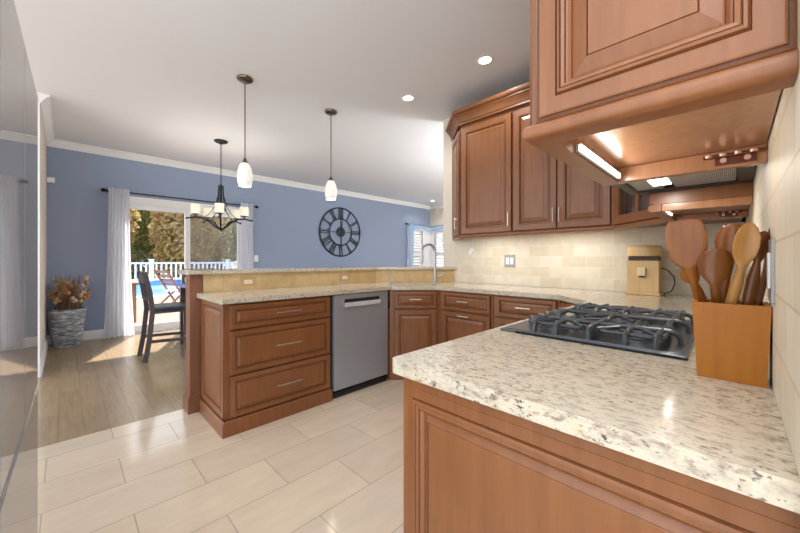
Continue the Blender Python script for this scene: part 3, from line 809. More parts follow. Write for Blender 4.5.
bm = BM(); box(bm, (UX + .030, YH1 + .004, 1.391), (XR - .008, YH1 + .03, 1.4235), .002); obj('bottom_rail', bm, UNDER, t)
t = upper('short brown wall cabinet directly above the range hood', [(UX, YH0 + .002), (XR - .008, YH0 + .002), (XR - .008, YH1 - .002), (UX, YH1 - .002)],
          [((UX - .001, YH1 - .01, 1.61), (-1, 0, 0), .365, .89, .052, S, (.34, .11, True), .12), ((UX - .001, YH0 + .376, 1.61), (-1, 0, 0), .365, .89, .052, S, (.025, .11, True), .12)], [], zb=1.602)
YN = .628
t = upper('brown wall cabinet with raised end panel above the foreground counter', [(UX, YN), (XR - .008, YN), (XR - .008, YH0 - .002), (UX, YH0 - .002)],
          [((UX - .001, YH0 - .012, ZD0), (-1, 0, 0), YH0 - YN - .022, dz, .052, S, (.03, .11, True), .12)], [[(UX, YH0 - .002), (UX, YN), (XR - .0065, YN)]], zb=1.434)
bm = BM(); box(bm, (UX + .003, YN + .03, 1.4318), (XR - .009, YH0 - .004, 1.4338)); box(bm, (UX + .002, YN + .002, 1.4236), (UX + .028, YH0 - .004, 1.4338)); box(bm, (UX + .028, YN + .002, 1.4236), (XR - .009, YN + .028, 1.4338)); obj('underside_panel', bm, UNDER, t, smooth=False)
under_frame(t, YN, YH0 - .004, 1.4315); hinge(t, .002, YH0 - .004)
D = .012
bm = BM(); ring_panel(bm, (UX, YN, ZU0 + .001), (0, -1, 0), XR - .0065 - UX, ZU1 - ZU0 - .002,
                      [(0, 0, 0), (0, D - .006, 0), (.003, D - .004, 0), (.006, D - .004, 1), (.0075, D - .001, 0), (.010, D, 0), (.037, D, 0), (.038, D - .003, 1), (.039, D - .002, 0), (.041, D + .004, 0), (.045, D + .0055, 0), (.0465, D + .003, 1), (.048, D + .0045, 0),
                       (.053, D + .003, 0), (.0545, D - .001, 1), (.057, D - .003, 0), (.061, D - .008, 0), (.062, D - .010, 1), (.064, D - .009, 0), (.087, D - .001, 0), (.0882, D - .003, 1), (.0895, D - .001, 0)])
obj('end_panel', bm, [WOOD, GLAZE], t, smooth=False)
# crown of the cabinets
bm = BM()
cz = 2.53
sweep(bm, [(Pa.x + .02, Pa.y - .02), (Pb.x, Pb.y), (C0.x, C0.y), (C1.x, C1.y), (UX, YN - D), (XR - .009, YN - D)],
      [(.022, cz), (.030, cz + .004), (.030, cz + .020), (.027, cz + .022), (.027, cz + .025), (.034, cz + .028), (.038, cz + .042), (.056, cz + .074), (.076, cz + .092), (.076, cz + .096), (.073, cz + .097), (.073, cz + .100), (.084, cz + .103), (.094, cz + .112), (.098, cz + .122), (.098, cz + .140), (.0, cz + .140), (.0, cz + .022), (.021, cz + .0215)], side=-1, glz=(2, 3, 9, 10))
tag(obj('crown_moulding', bm, [WOOD, GLAZE], ang=25), 'stepped brown crown moulding along the top of the wall cabinets', 'moulding')
# under-cabinet LED bars
def led(label, p, q, e, side=False):
    p, q = Vector(p), Vector(q)
    t = thing('led_light_bar', label, 'light', ((p + q) / 2)[:], 0, 'under-cabinet light bars')
    off = V(-.0045, 0, 0) if side else V(0, 0, .005)
    a, b = ((.006, .016) if side else (.016, .008)), ((.005, .012) if side else (.012, .005))
    bm = BM(); bar(bm, p + off, q + off, *a); obj('housing', bm, plain('led_housing', srgb(210, 205, 198), .4, .5), t, smooth=False)
    bm = BM(); bar(bm, p + off * -.24, q + off * -.24, *b); obj('diffuser', bm, LEDM, t, smooth=False)
    d = (q - p); ang = math.atan2(d.y, d.x)
    light('led_lamp', 'AREA', (p + q) / 2 + (V(.006, 0, 0) if side else V(0, 0, -.006)), e, (1, .95, .87), (0, -PI / 2.6, 0) if side else (0, 0, ang), shape='RECTANGLE', size=.012 if side else d.length * .95, size_y=d.length * .95 if side else .012)
led('lit LED bar under the foreground wall cabinet', (-.2255, .75, 1.403), (-.2255, 1.085, 1.403), LED_W * .3, True)
led('lit LED bar under the wall cabinet beyond the hood', (-.238, 2.02, 1.415), (-.238, 2.30, 1.415), LED_W * .6)
led('lit LED bar under the single-door back wall cabinet', (-1.90, 2.93, 1.415), (-1.50, 2.93, 1.415), LED_W)
led('lit LED bar under the double-door back wall cabinet', (-1.30, 2.93, 1.415), (-.72, 2.93, 1.415), LED_W * 1.3)

# range hood
t = thing('range_hood', 'slim black and steel range hood between the right-hand wall cabinets', 'range hood', (-.15, 1.52, 1.48))
bm = BM(); HX = -.345
prism(bm, [(HX, YH0 + .004), (XR - .008, YH0 + .004), (XR - .008, YH1 - .004), (HX, YH1 - .004)], 1.49, 1.600)
obj('body', bm, BLACKP, t, smooth=False)
bm = BM(); frame_pts = [((HX, YH0 + .004), (HX + .035, YH1 - .004)), ((HX + .035, YH0 + .004), (XR - .008, YH0 + .03)), ((HX + .035, YH1 - .055), (XR - .008, YH1 - .004)), ((XR - .05, YH0 + .03), (XR - .008, YH1 - .055))]
for a, b in frame_pts: box(bm, (*a, 1.476), (*b, 1.4895), .002)
obj('rim', bm, BLACKP, t)
bm = BM(); box(bm, (HX + .036, YH0 + .032, 1.484), (HX + .13, YH1 - .057, 1.4894)); obj('lamp_panel', bm, plain('hood_steel', srgb(165, 168, 172), .35, .4), t, smooth=False)
bm = BM(); box(bm, (HX + .105, YH0 + .41, 1.479), (HX + .165, YH0 + .60, 1.4838), .001); obj('lamp', bm, HOODL, t)
light('hood_lamp', 'AREA', (HX + .135, YH0 + .505, 1.477), 2.2, (1, .92, .82), (0, 0, 0), shape='RECTANGLE', size=.05, size_y=.18)
def filt_mat():
    m, nt, p = newmat('hood_filter_mesh'); v = objco(nt)
    wv = nt.nodes.new('ShaderNodeTexWave'); wv.inputs['Scale'].default_value = 60; nt.links.new(v, wv.inputs['Vector'])
    nt.links.new(ramp(nt, wv.outputs['Fac'], [(.3, srgb(90, 92, 96)), (.7, srgb(185, 187, 190))]), p.inputs['Base Color']); setp(p, Metallic=.3, Roughness=.4)
    return m
FM = filt_mat()
for a, b in ((YH0 + .032, YH0 + .385), (YH0 + .39, YH1 - .057)):
    bm = BM(); box(bm, (HX + .17, a, 1.482), (XR - .055, b, 1.4893)); obj('filter', bm, FM, t, smooth=False)

# ------------------------------------------------------------------ refrigerator
fr = math.atan2(.018, -1) - PI                                      # slight turn of the cabinet
t = thing('refrigerator', 'tall stainless refrigerator at the left edge of the view', 'refrigerator', (-1.975, -.080, 0), -math.atan(.018))
L = lambda n, b, m, p=t, **k: obj(n, b, m, p, local=True, **k)
bm = BM(); box(bm, (.004, -.78, .02), (.900, -.058, 1.80)); L('body', bm, plain('refrigerator_side', srgb(120, 122, 124), .4), smooth=False)
for u0, u1 in ((0, .449), (.454, .904)):
    bm = BM(); box(bm, (u0, -.055, .672), (u1, 0, 1.825), .004); L('door', bm, FRIDGE, smooth=False)
bm = BM(); box(bm, (0, -.055, .06), (.904, 0, .652), .004); L('freezer_drawer', bm, FRIDGE, smooth=False)
bm = BM(); box(bm, (.01, -.05, .653), (.894, -.012, .671)); L('handle_gap', bm, BLACKP, smooth=False)
bm = BM(); box(bm, (.01, -.05, 0), (.894, -.02, .055)); L('toe_grille', bm, BLACKP, smooth=False)

# ------------------------------------------------------------------ cooktop
CX0, CX1, CY0, CY1 = -.600, -.085, 1.112, 1.80
t = thing('cooktop', 'black gas cooktop with cast iron grates in the granite counter', 'cooktop', ((CX0 + CX1) / 2, (CY0 + CY1) / 2, .915))
TRAY = plain('cooktop_tray', srgb(120, 124, 130), .3, .85)
bm = BM(); box(bm, (CX0, CY0, .9155), (CX1, CY1, .924), .003); box(bm, (CX0 + .02, CY0 + .012, .9235), (CX1 - .012, CY1 - .012, .9265), .001); obj('tray', bm, [TRAY], t)
bm = BM(); box(bm, (CX0 + .06, CY0 - .004, .9156), (CX1 + .002, CY0 + .001, .9225), .001); obj('front_trim', bm, BLACKM, t)
for cx, cy, r in ((-.46, CY0 + .135, .040), (-.21, CY0 + .135, .048), (-.33, (CY0 + CY1) / 2, .058), (-.46, CY1 - .135, .048), (-.21, CY1 - .135, .036)):
    bm = BM(); lathe(bm, [(r * 1.25, .9266), (r * 1.25, .931), (r * .95, .934), (r * .95, .941), (r, .9415), (r, .947), (r * .8, .949)], (cx, cy, 0), 24); b = obj('burner', bm, plain('burner_alloy', srgb(120, 122, 126), .4, .6), t)
    bm = BM(); lathe(bm, [(r * 1.02, .9491), (r * 1.04, .953), (r * .96, .956)], (cx, cy, 0), 24); obj('burner_cap', bm, plain('burner_cap_grey', srgb(104, 107, 112), .35, .4), b)
for k in range(5):
    bm = BM(); y = CY0 + .19 + k * .075
    lathe(bm, [(.019, .9266), (.019, .932), (.016, .948), (.014, .950)], (CX0 + .042, y, 0), 18); obj('knob', bm, plain('knob_grey', srgb(92, 94, 98), .3, .8), t)
gz = .962
gx0, gx1 = CX0 + .075, CX1 - .022
gw = (CY1 - CY0 - .03) / 3
for g in range(3):
    y0 = CY0 + .015 + g * gw + .003; y1 = y0 + gw - .006; xm = (gx0 + gx1) / 2; ym = (y0 + y1) / 2
    bm = BM(); r = .0078
    def hoop(p, q, rad=.024, n=5, drop=True):
        # bar from p to q at grate height whose ends curl down to the tray
        p, q = Vector((p[0], p[1], gz)), Vector((q[0], q[1], gz)); d = (q - p).normalized(); pts = []
        pts.append(Vector((p.x, p.y, .9275)))
        for k in range(n + 1):
            a = PI / 2 * k / n; pts.append(p + d * rad * (1 - math.cos(a)) + V(0, 0, -rad + rad * math.sin(a)))
        if drop:
            for k in range(n + 1):
                a = PI / 2 * (1 - k / n); pts.append(q - d * rad * (1 - math.cos(a)) + V(0, 0, -rad + rad * math.sin(a)))
            pts.append(Vector((q.x, q.y, .9275)))
        else: pts.append(q)
        tube(bm, pts, r, 8)
    L3 = gx1 - gx0
    hoop((gx0, ym), (gx1, ym))
    for fx_ in (.10, .90): hoop((gx0 + L3 * fx_, y0), (gx0 + L3 * fx_, y1), .03)
    hoop((xm, y0), (xm, y1), .018)
    cs = [(gx0 + L3 * .27, ym), (gx0 + L3 * .73, ym)] if g != 1 else [(xm, ym)]
    for cx, cy in cs:
        for sy_, ye in ((1, y1), (-1, y0)):
            hoop((cx, ye), (cx, cy + sy_ * .028), .026, drop=False)
        for sx_ in (-1, 1):
            for sy_ in (-1, 1):
                ex = cx + sx_ * .078; ey = ym + sy_ * (gw / 2 - .022)
                tube(bm, [(ex, ey, gz - .004), (cx + sx_ * .03, cy + sy_ * .03, gz + .001)], [r * .95, r * .8], 8)
        out = rounded([(cx - .083, y0 + .022), (cx + .083, y0 + .022), (cx + .083, y1 - .022), (cx - .083, y1 - .022)], {q: .03 for q in range(4)})
        tube(bm, [(x, y, gz - .008) for x, y in out] + [(out[0][0], out[0][1], gz - .008)], r * .85, 6)
    obj('grate', bm, IRON, t)

# ------------------------------------------------------------------ utensil holder and utensils
BAMB = wood_mat('bamboo', srgb(168, 98, 8), srgb(184, 116, 18), (10, 10, .8), .5, 4, 0)
HXa, HXb, HYa, HYb, HZ = -.062, .040, .985, 1.085, 1.078
t = thing('utensil_holder', 'square golden wooden utensil holder against the right wall', 'utensil holder', ((HXa + HXb) / 2, (HYa + HYb) / 2, .9155))
bm = BM(); th = .008
def lp(x0, x1, y0, y1, z): return [bm.verts.new(p) for p in ((x0, y0, z), (x1, y0, z), (x1, y1, z), (x0, y1, z))]
Lp = [lp(-.058, .0465, .985, 1.075, .9156), lp(-.066, .0525, .980, 1.080, HZ), lp(-.066 + th, .0525 - th, .980 + th, 1.080 - th, HZ), lp(-.058 + th, .0465 - th, .985 + th, 1.075 - th, .924)]
bm.faces.new(Lp[0][::-1]); bm.faces.new(Lp[3])
for q in range(3):
    for k in range(4): bm.faces.new((Lp[q][k], Lp[q][(k + 1) % 4], Lp[q + 1][(k + 1) % 4], Lp[q + 1][k]))
obj('box', bm, BAMB, t, smooth=False)
def loft(bm, spine, W, Nn, n=14):
    """spine: (point, half width, half thickness, dish)"""
    rings = []
    for p, hw, ht, dish in spine:
        ring = []
        for k in range(n):
            a = 2 * PI * k / n; c, s = math.cos(a), math.sin(a)
            ring.append(bm.verts.new(Vector(p) + W * hw * c + Nn * (ht * s + dish * c * c)))
        rings.append(ring)
    for i in range(len(rings) - 1):
        for k in range(n): bm.faces.new((rings[i][k], rings[i][(k + 1) % n], rings[i + 1][(k + 1) % n], rings[i + 1][k]))
    bm.faces.new(rings[0][::-1]); bm.faces.new(rings[-1])
def pxy(u, v, y):
    a = (u - 400) / 334; tt = y * R2 / (1 + a)
    return Vector((-tt * (1 - a) / R2, y, 1.17 + (260 - v) / 334 * tt))
UW = {k: wood_mat('utensil_wood_' + k, srgb(*a), srgb(*b), (9, 9, 1), 0.36, 5, .12) for k, a, b in
      (('amber', (126, 66, 4), (158, 92, 12)), ('dark', (100, 54, 8), (132, 76, 16)), ('pale', (166, 112, 46), (196, 146, 76)))}
def utensil(name, label, base, neck, tip, yb, yt, prof, mat, W=(1, 0, 0), hr=.0075):
    b, nk, tp = pxy(*base, yb), pxy(*neck, (yb + 2 * yt) / 3), pxy(*tip, yt)
    Wv = Vector(W).normalized(); d = (tp - nk).normalized(); Wv = (Wv - d * Wv.dot(d)).normalized(); Nv = Wv.cross(d)
    bot = b + (b - nk).normalized() * max(0, (b.z - .930) / max(.2, (b - nk).normalized().z * -1)) if nk.z > b.z else b
    spine = [(bot, hr * .8, hr * .7, 0), (b, hr, hr * .85, 0), (b.lerp(nk, .6), hr, hr * .8, 0)]
    for s, hw, ht, dish in prof: spine.append((nk.lerp(tp, s), hw, ht, dish))
    bm = BM(); loft(bm, spine, Wv, Nv)
    return tag(obj(name, bm, UW[mat], ang=60), label, 'kitchen utensil', 'wooden utensils in the holder')
SPOON = lambda w, d, L=.004: [(0, w * .30, .006, 0), (.12, w * .55, .006, d * .3), (.3, w * .88, L, d * .8), (.5, w, L, d), (.7, w * .93, L, d * .9), (.87, w * .68, L, d * .5), (.96, w * .36, L, d * .15), (1, w * .08, .002, 0)]
utensil('spatula', 'broad flat wooden spatula leaning left, biggest head in the holder', (699, 301), (690, 268), (683, 220), 1.03, .99,
        [(0, .014, .006, 0), (.08, .024, .005, .001), (.25, .033, .0045, .003), (.6, .0365, .004, .004), (.85, .034, .0035, .003), (.96, .029, .0028, .001), (1, .025, .0015, 0)], 'amber', (1, .1, -.12))
utensil('wooden_spoon', 'brown wooden scoop spoon in front, just right of the broad spatula', (717, 303), (715, 285), (718, 247), 1.01, .985, SPOON(.030, -.012), 'dark', (1, .25, 0), .009)
utensil('wooden_spoon', 'wooden spoon whose bowl is half hidden behind the broad spatula', (704, 302), (696, 284), (684, 268), 1.05, 1.05, SPOON(.018, -.006), 'amber', (1, 0, .2), .008)
utensil('wooden_spoon', 'round-bowled wooden spoon behind, bowl between scoop and pale ladle', (722, 303), (729, 262), (733, 223), 1.07, 1.065, SPOON(.030, -.012), 'amber', (1, -.1, 0))
utensil('wooden_spoon', 'pale shiny wooden ladle spoon in the middle right of the holder', (731, 304), (741, 268), (750, 222), 1.01, .99, SPOON(.020, .008), 'pale', (1, .1, 0), .010)
utensil('wooden_spoon', 'dark narrow wooden spoon leaning right beside the pale ladle', (748, 304), (757, 262), (765, 231), 1.02, 1.01, SPOON(.018, -.008), 'dark', (1, .4, 0), .011)
utensil('wooden_fork', 'slim dark wooden utensil nearest the right wall, leaning against tiles', (758, 304), (766, 270), (770.5, 228), 1.05, 1.06, [(0, .006, .005, 0), (.3, .009, .004, .0), (.6, .011, .003, 0), (.9, .008, .003, 0), (1, .003, .002, 0)], 'dark', (.3, 1, 0))

# ------------------------------------------------------------------ grain mill on the back counter
PALEW = wood_mat('pale_beech', srgb(226, 186, 124), srgb(238, 204, 148), (10, 10, 1), .45)
gx, gy = -.470, 3.03
t = thing('grain_mill', 'pale wooden countertop grain mill against the back tiles', 'grain mill', (gx, gy, .916))
bm = BM(); box(bm, (gx - .105, gy - .08, .9158), (gx + .105, gy + .09, .934), .004); obj('base', bm, PALEW, t)
bm = BM(); box(bm, (gx - .095, gy - .07, .934), (gx + .095, gy + .08, 1.165), .004); bd = obj('body', bm, PALEW, t)
bm = BM(); box(bm, (gx - .088, gy - .062, 1.166), (gx + .088, gy + .072, 1.195), .002); obj('collar', bm, plain('dark_walnut', srgb(74, 50, 34), .5), t)
bm = BM(); lathe(bm, [(.088, 1.196), (.104, 1.20), (.106, 1.26), (.098, 1.272), (.06, 1.276)], (gx, gy, 0), 28); obj('hopper_lid', bm, PALEW, t)
bm = BM(); box(bm, (gx - .026, gy - .105, 1.055), (gx + .022, gy - .071, 1.115), .004); sp = obj('spout', bm, plain('pale_cream_wood', srgb(240, 220, 180), .5), t)
bm = BM(); box(bm, (gx - .018, gy - .098, 1.045), (gx + .015, gy - .073, 1.0545)); obj('outlet', bm, DKIN, sp, smooth=False)
bm = BM(); tube(bm, [(gx + .096, gy + .02, 1.11), (gx + .13, gy + .03, 1.10), (gx + .165, gy + .05, 1.05), (gx + .17, gy + .06, 1.0), (gx + .15, gy + .07, .945), (gx + .107, gy + .08, .922)], .0038, 8); obj('power_cord', bm, BLACKP, t)

# ------------------------------------------------------------------ wall plates
def plate(name, label, c, N, w_, h_, mat, n=2, horizontal=False, kind='switch', inner=None):
    N = Vector(N).normalized(); Z = Vector((0, 0, 1)); U = Z.cross(N); c = Vector(c)
    t = thing(name, label, 'switch plate' if kind == 'switch' else 'outlet', c)
    def slabp(bm, u0, u1, v0, v1, d0, d1):
        q = [c + U * u0 + N * d0, c + U * u1 + N * d0, c + U * u1 + N * d1, c + U * u0 + N * d1]
        prism(bm, [(a.x, a.y) for a in q], c.z + v0, c.z + v1)
    bm = BM(); slabp(bm, -w_ / 2, w_ / 2, -h_ / 2, h_ / 2, .0005, .005); obj('plate', bm, mat, t, smooth=False)
    for k in range(n):
        o_ = (k - (n - 1) / 2) * .046
        bm = BM()
        if horizontal: slabp(bm, -.034, .034, -.017, .017, .0051, .008)
        else: slabp(bm, o_ - .017, o_ + .017, -.034, .034, .0051, .008)
        obj('rocker' if kind == 'switch' else 'socket', bm, inner or WHITE, t, smooth=False)
PW = plain('pewter_plate', srgb(158, 158, 156), .45, .6); TANP = plain('tan_plate', srgb(198, 166, 118), .5); IVORY = plain('ivory_plastic', srgb(238, 226, 204), .4)
plate('light_switch', 'double rocker switch in a pewter plate on the back tiles', (-1.602, YB - .006, 1.160), (0, -1, 0), .115, .125, PW, 2)
plate('wall_outlet', 'tan horizontal outlet on the bar wall above the drawers', (KX, 1.098, .985), (1, 0, 0), .125, .078, TANP, 1, True, 'outlet', IVORY)
plate('wall_outlet', 'tan horizontal outlet on the bar wall above the dishwasher', (KX, 2.095, .985), (1, 0, 0), .125, .078, TANP, 1, True, 'outlet', IVORY)
plate('wall_outlet', 'pewter outlet plate on the right wall behind the utensils', (XR - .006, .965, 1.15), (-1, 0, 0), .075, .12, PW, 1, False, 'outlet')
plate('light_switch', 'white switch plate on the blue wall right of the curtains', (XB, 2.665, 1.20), (1, 0, 0), .08, .125, WHITE, 1)
bm = BM(); box(bm, (XB + .0005, -.185, 2.24), (XB + .045, -.11, 2.31), .006); tag(obj('door_chime', bm, WHITE), 'small white sensor box high in the blue wall corner', 'sensor')
t = thing('light_controller', 'small white light controller hanging by its cord under the wall cabinets', 'controller', (-1.95, 3.10, 1.27))
bm = BM(); mtx = Matrix.Translation((-2.055, 3.165, 1.262)) @ Matrix.Rotation(math.radians(35), 4, 'Y')
q = bmesh.new(); box(q, (-.022, -.006, -.035), (.022, .006, .035), .003); join(bm, q, 0, mtx); obj('case', bm, WHITE, t)
bm = BM(); tube(bm, [(-2.035, 3.165, 1.292), (-2.025, 3.16, 1.34), (-2.03, 3.14, 1.423)], .002, 6); obj('cord', bm, WHITE, t)

# ------------------------------------------------------------------ ceiling lights
dl_spots = [((-1.47, 2.474), 'recessed ceiling light nearest the wall cabinets'), ((-2.376, 2.493), 'recessed ceiling light over the sink, second from the cabinets'),
            ((-3.202, 3.904), 'recessed ceiling light just left of the cabinet crown'), ((-6.0, 7.3), 'recessed ceiling light far off near the corner windows'),
            ]
first = None
for (x, y), lab in dl_spots:
    if first is None:
        t = thing('recessed_light', lab, 'ceiling light', (x, y, ZC - .004), 0, 'recessed ceiling lights')
        bm = BM(); lathe(bm, [(.052, -.0005), (.075, .0005), (.08, .003), (.08, .0035), (.052, .0035)], (0, 0, 0), 28, cap=False); obj('trim_ring', bm, WHITE, t, local=True)
        bm = BM(); lathe(bm, [(.051, .0005), (.051, .0035)], (0, 0, 0), 28); obj('lens', bm, LENS, t, local=True)
        first = t
    else:
        t = copy_tree(first); t.location = (x, y, ZC - .004); t['label'] = lab
for x, y in [(-1.47, 2.474), (-2.376, 2.493), (-3.202, 3.904), (-6.0, 7.3), (-1.3, .9), (-2.4, .3), (-4.6, 5.5), (-3.2, 6.0)]:
    light('recessed_lamp', 'SPOT', (x, y, ZC - .012), DOWN_W, (1, .985, .96), (0, 0, 0), spot_size=math.radians(150), spot_blend=.6, shadow_soft_size=.05)
# pendants
def pendant():
    t = thing('pendant_lamp', 'x', 'pendant lamp', (0, 0, ZC), 0, 'pendants over the bar')
    L = lambda n, b, m, **k: obj(n, b, m, t, local=True, **k)
    bm = BM(); lathe(bm, [(.066, -.001), (.070, -.008), (.066, -.022), (.045, -.034), (.014, -.038), (.010, -.055)], (0, 0, 0), 28); L('canopy', bm, BRONZE)
    bm = BM(); tube(bm, [(0, 0, -.05), (0, 0, -.755)], .0055, 8); L('rod', bm, BRONZE)
    bm = BM(); lathe(bm, [(.008, -.735), (.014, -.745), (.020, -.765), (.032, -.782), (.032, -.790)], (0, 0, 0), 20); L('socket_cap', bm, BRONZE)
    bm = BM(); lathe(bm, [(.032, -.784), (.050, -.812), (.063, -.858), (.068, -.905), (.065, -.950), (.054, -.992), (.050, -.993), (.060, -.950), (.063, -.905), (.058, -.858), (.045, -.812), (.028, -.787)], (0, 0, 0), 28, cap=False); L('lamp_shade', bm, PSHADE)
    return t
p1 = pendant(); p2 = copy_tree(p1)
p1.location = (-3.173, 1.161, ZC); p2.location = (-3.194, 2.10, ZC)
p1['label'] = 'pendant lamp over the bar nearest the dining chandelier'; p2['label'] = 'pendant lamp over the bar nearest the wall clock'
for p in (p1, p2): light('pendant_bulb', 'POINT', (p.location.x, p.location.y, ZC - .93), PEND_W, (1, .93, .82), shadow_soft_size=.03)
# chandelier
cx, cy = -5.091, 1.538
t = thing('chandelier', 'dark iron chandelier with five cream glass shades over the dining table', 'chandelier', (cx, cy, ZC))
bm = BM(); lathe(bm, [(.085, ZC - .001), (.088, ZC - .012), (.07, ZC - .025), (.02, ZC - .03), (.012, ZC - .05)], (cx, cy, 0), 28); obj('canopy', bm, WIRON, t)
bm = BM()
z = ZC - .05; k = 0
while z > 2.22:
    torus(bm, (cx, cy, z), .011, .0028, 'X' if k % 2 else 'Y', 14, 6); z -= .019; k += 1
obj('chain', bm, WIRON, t)
bm = BM(); torus(bm, (cx, cy, 2.205), .030, .009, 'Z', 20, 8); tube(bm, [(cx, cy, 2.235), (cx, cy, 1.60)], .008, 8); ellipsoid(bm, (cx, cy, 2.215), (.016, .016, .02)); ellipsoid(bm, (cx, cy, 1.60), (.026, .026, .022))
for k in range(10):
    a = 2 * PI * k / 10; c, s = math.cos(a), math.sin(a)
    tube(bm, [(cx + c * .028, cy + s * .028, 2.20), (cx + c * .036, cy + s * .036, 2.05), (cx + c * .058, cy + s * .058, 1.86)], .0065, 6)
obj('stem', bm, WIRON, t)
for k in range(5):
    a = 2 * PI * k / 5 + math.radians(-20); c, s = math.cos(a), math.sin(a)
    P = lambda r, z: (cx + c * r, cy + s * r, z - .06 if z else 0)
    bm = BM(); tube(bm, [P(.02, 1.66), P(.08, 1.70), P(.15, 1.765), P(.23, 1.80), P(.32, 1.808), P(.38, 1.79), P(.41, 1.785)], .0105, 8)
    tube(bm, [P(.045, 2.11), P(.075, 1.98), P(.15, 1.86), P(.23, 1.80)], .0045, 6)
    ellipsoid(bm, P(.415, 1.785), (.014, .014, .014)); tube(bm, [P(.31, 1.808), P(.31, 1.84)], .009, 8); lathe(bm, [(.02, 1.838), (.045, 1.845), (.045, 1.85)], P(.31, -.0001)[:2] + (-.06,), 18)
    o = obj('arm', bm, WIRON, t)
    bm = BM(); lathe(bm, [(.054, 1.851), (.058, 1.86), (.058, 1.975), (.054, 1.975), (.054, 1.863)], P(.31, 0)[:2] + (-.06,), 22, cap=False); lathe(bm, [(.054, 1.851), (.054, 1.853)], P(.31, 0)[:2] + (-.06,), 22); obj('lamp_shade', bm, CSHADE, o)
    light('chandelier_bulb', 'POINT', P(.31, 1.945), CHAND_W, (1, .95, .88), shadow_soft_size=.03)

# ------------------------------------------------------------------ clock on the blue wall
ky, kz, kr = 4.665, 1.84, .592
kx = XB + .03
t = thing('wall_clock', 'large round dark metal roman numeral clock on the blue wall', 'clock', (XB, ky, kz))
bm = BM(); torus(bm, (kx, ky, kz), kr - .015, .017, 'X', 64, 8, .6); obj('outer_ring', bm, DBLUEM, t)
bm = BM(); torus(bm, (kx, ky, kz), kr * .535, .015, 'X', 56, 8, .6); obj('inner_ring', bm, DBLUEM, t)
bm = BM(); lathe(bm, [(.115, -.012), (.115, .012), (.10, .018)], (kx, ky, kz), 32, axis='X'); obj('hub', bm, DBLUEM, t)
NUM = ['XII', 'I', 'II', 'III', 'IV', 'V', 'VI', 'VII', 'VIII', 'IX', 'X', 'XI']
r0, r1 = kr * .55, kr - .03
for i, s in enumerate(NUM):
    a = 2 * PI * i / 12
    rad = Vector((0, math.sin(a), math.cos(a))); tan = Vector((0, math.cos(a), -math.sin(a)))   # reading left-to-right is +y seen from the room
    wds = {'I': .034, 'V': .075, 'X': .075}; tot = sum(wds[c] for c in s); u = -tot / 2
    bm = BM(); C = Vector((kx, ky, kz))
    def st(u0, v0, u1, v1, w_=.016): bar(bm, C + tan * u0 + rad * v0, C + tan * u1 + rad * v1, w_, .012, (1, 0, 0))
    for c in s:
        wd = wds[c]
        if c == 'I': st(u + wd / 2, r0, u + wd / 2, r1)
        elif c == 'V': st(u + .008, r1, u + wd / 2, r0, .018); st(u + wd - .008, r1, u + wd / 2, r0, .011)
        else: st(u + .006, r1, u + wd - .006, r0, .018); st(u + wd - .006, r1, u + .006, r0, .011)
        u += wd
    st(-tot / 2, r0 + .004, tot / 2, r0 + .004, .008); st(-tot / 2, r1 - .004, tot / 2, r1 - .004, .008)
    obj('numeral', bm, DBLUEM, t, smooth=False)
for k in range(4):
    a = PI / 2 * k; rad = Vector((0, math.sin(a), math.cos(a))); C = Vector((kx, ky, kz)); bm = BM()
    bar(bm, C + rad * .10, C + rad * kr * .53, .012, .010, (1, 0, 0)); obj('spoke', bm, DBLUEM, t, smooth=False)
C = Vector((kx + .018, ky, kz))
for nm, a, L, wd in (('minute_hand', PI, .43, .016), ('hour_hand', math.radians(4), .27, .022)):
    rad = Vector((0, math.sin(a), math.cos(a))); bm = BM(); bar(bm, C - rad * .08, C + rad * L, wd, .006, (1, 0, 0)); obj(nm, bm, BLACKM, t, smooth=False); C = C + V(.007, 0, 0)

# ------------------------------------------------------------------ curtains
def curtain(name, label, x, y0, y1, z0, z1, mat, folds, amp, flare=.0, cat='curtain', group=None, seed=0):
    rnd = random.Random(seed); bm = BM(); nu, nv = folds * 10, 26; g = []
    for j in range(nv + 1):
        v = j / nv; row = []
        for i in range(nu + 1):
            u = i / nu
            yy = y0 + (y1 - y0) * u + flare * (1 - v) ** 2 * (u - .5)
            xx = x + amp * math.sin(u * folds * 2 * PI + .4 * math.sin(v * 4 + seed)) * (.75 + .25 * math.sin(v * 3 + u * 5)) + .006 * math.sin(9 * v + 7 * u)
            row.append(bm.verts.new((xx, yy, z0 + (z1 - z0) * v)))
        g.append(row)
    for j in range(nv):
        for i in range(nu): bm.faces.new((g[j][i], g[j][i + 1], g[j + 1][i + 1], g[j + 1][i]))
    return tag(obj(name, bm, mat, ang=180), label, cat, group)
RZ = 2.21; RX = XB + .085
curtain('curtain', 'sheer white curtain gathered at the left of the glass door', RX + .052, .445, .69, .012, RZ + .04, CURTAIN, 6, .034, .12, group='sheer door curtains', seed=1)
curtain('curtain', 'sheer white curtain gathered at the right of the glass door', RX + .052, 2.325, 2.56, .012, RZ + .04, CURTAIN, 5, .034, .05, group='sheer door curtains', seed=2)
t = thing('curtain_rod', 'black curtain rod with finials above the sliding glass door', 'curtain rod', (RX, 1.5, RZ))
bm = BM(); tube(bm, [(RX, .43, RZ), (RX, 2.61, RZ)], .0095, 8); obj('rod', bm, BLACKM, t)
for y, s in ((.43, -1), (2.61, 1)):
    bm = BM(); lathe(bm, [(.012, 0), (.02, s * .01), (.026, s * .03), (.026, s * .05), (.015, s * .065)], (RX, y, RZ), 14, axis='Y'); obj('finial', bm, BLACKM, t)
for y in (.45, 2.59):
    bm = BM(); tube(bm, [(XB + .001, y, RZ), (RX, y, RZ)], .007, 8); lathe(bm, [(.022, .0005), (.022, .008)], (XB, y, RZ), 12, axis='X'); obj('bracket', bm, BLACKM, t)
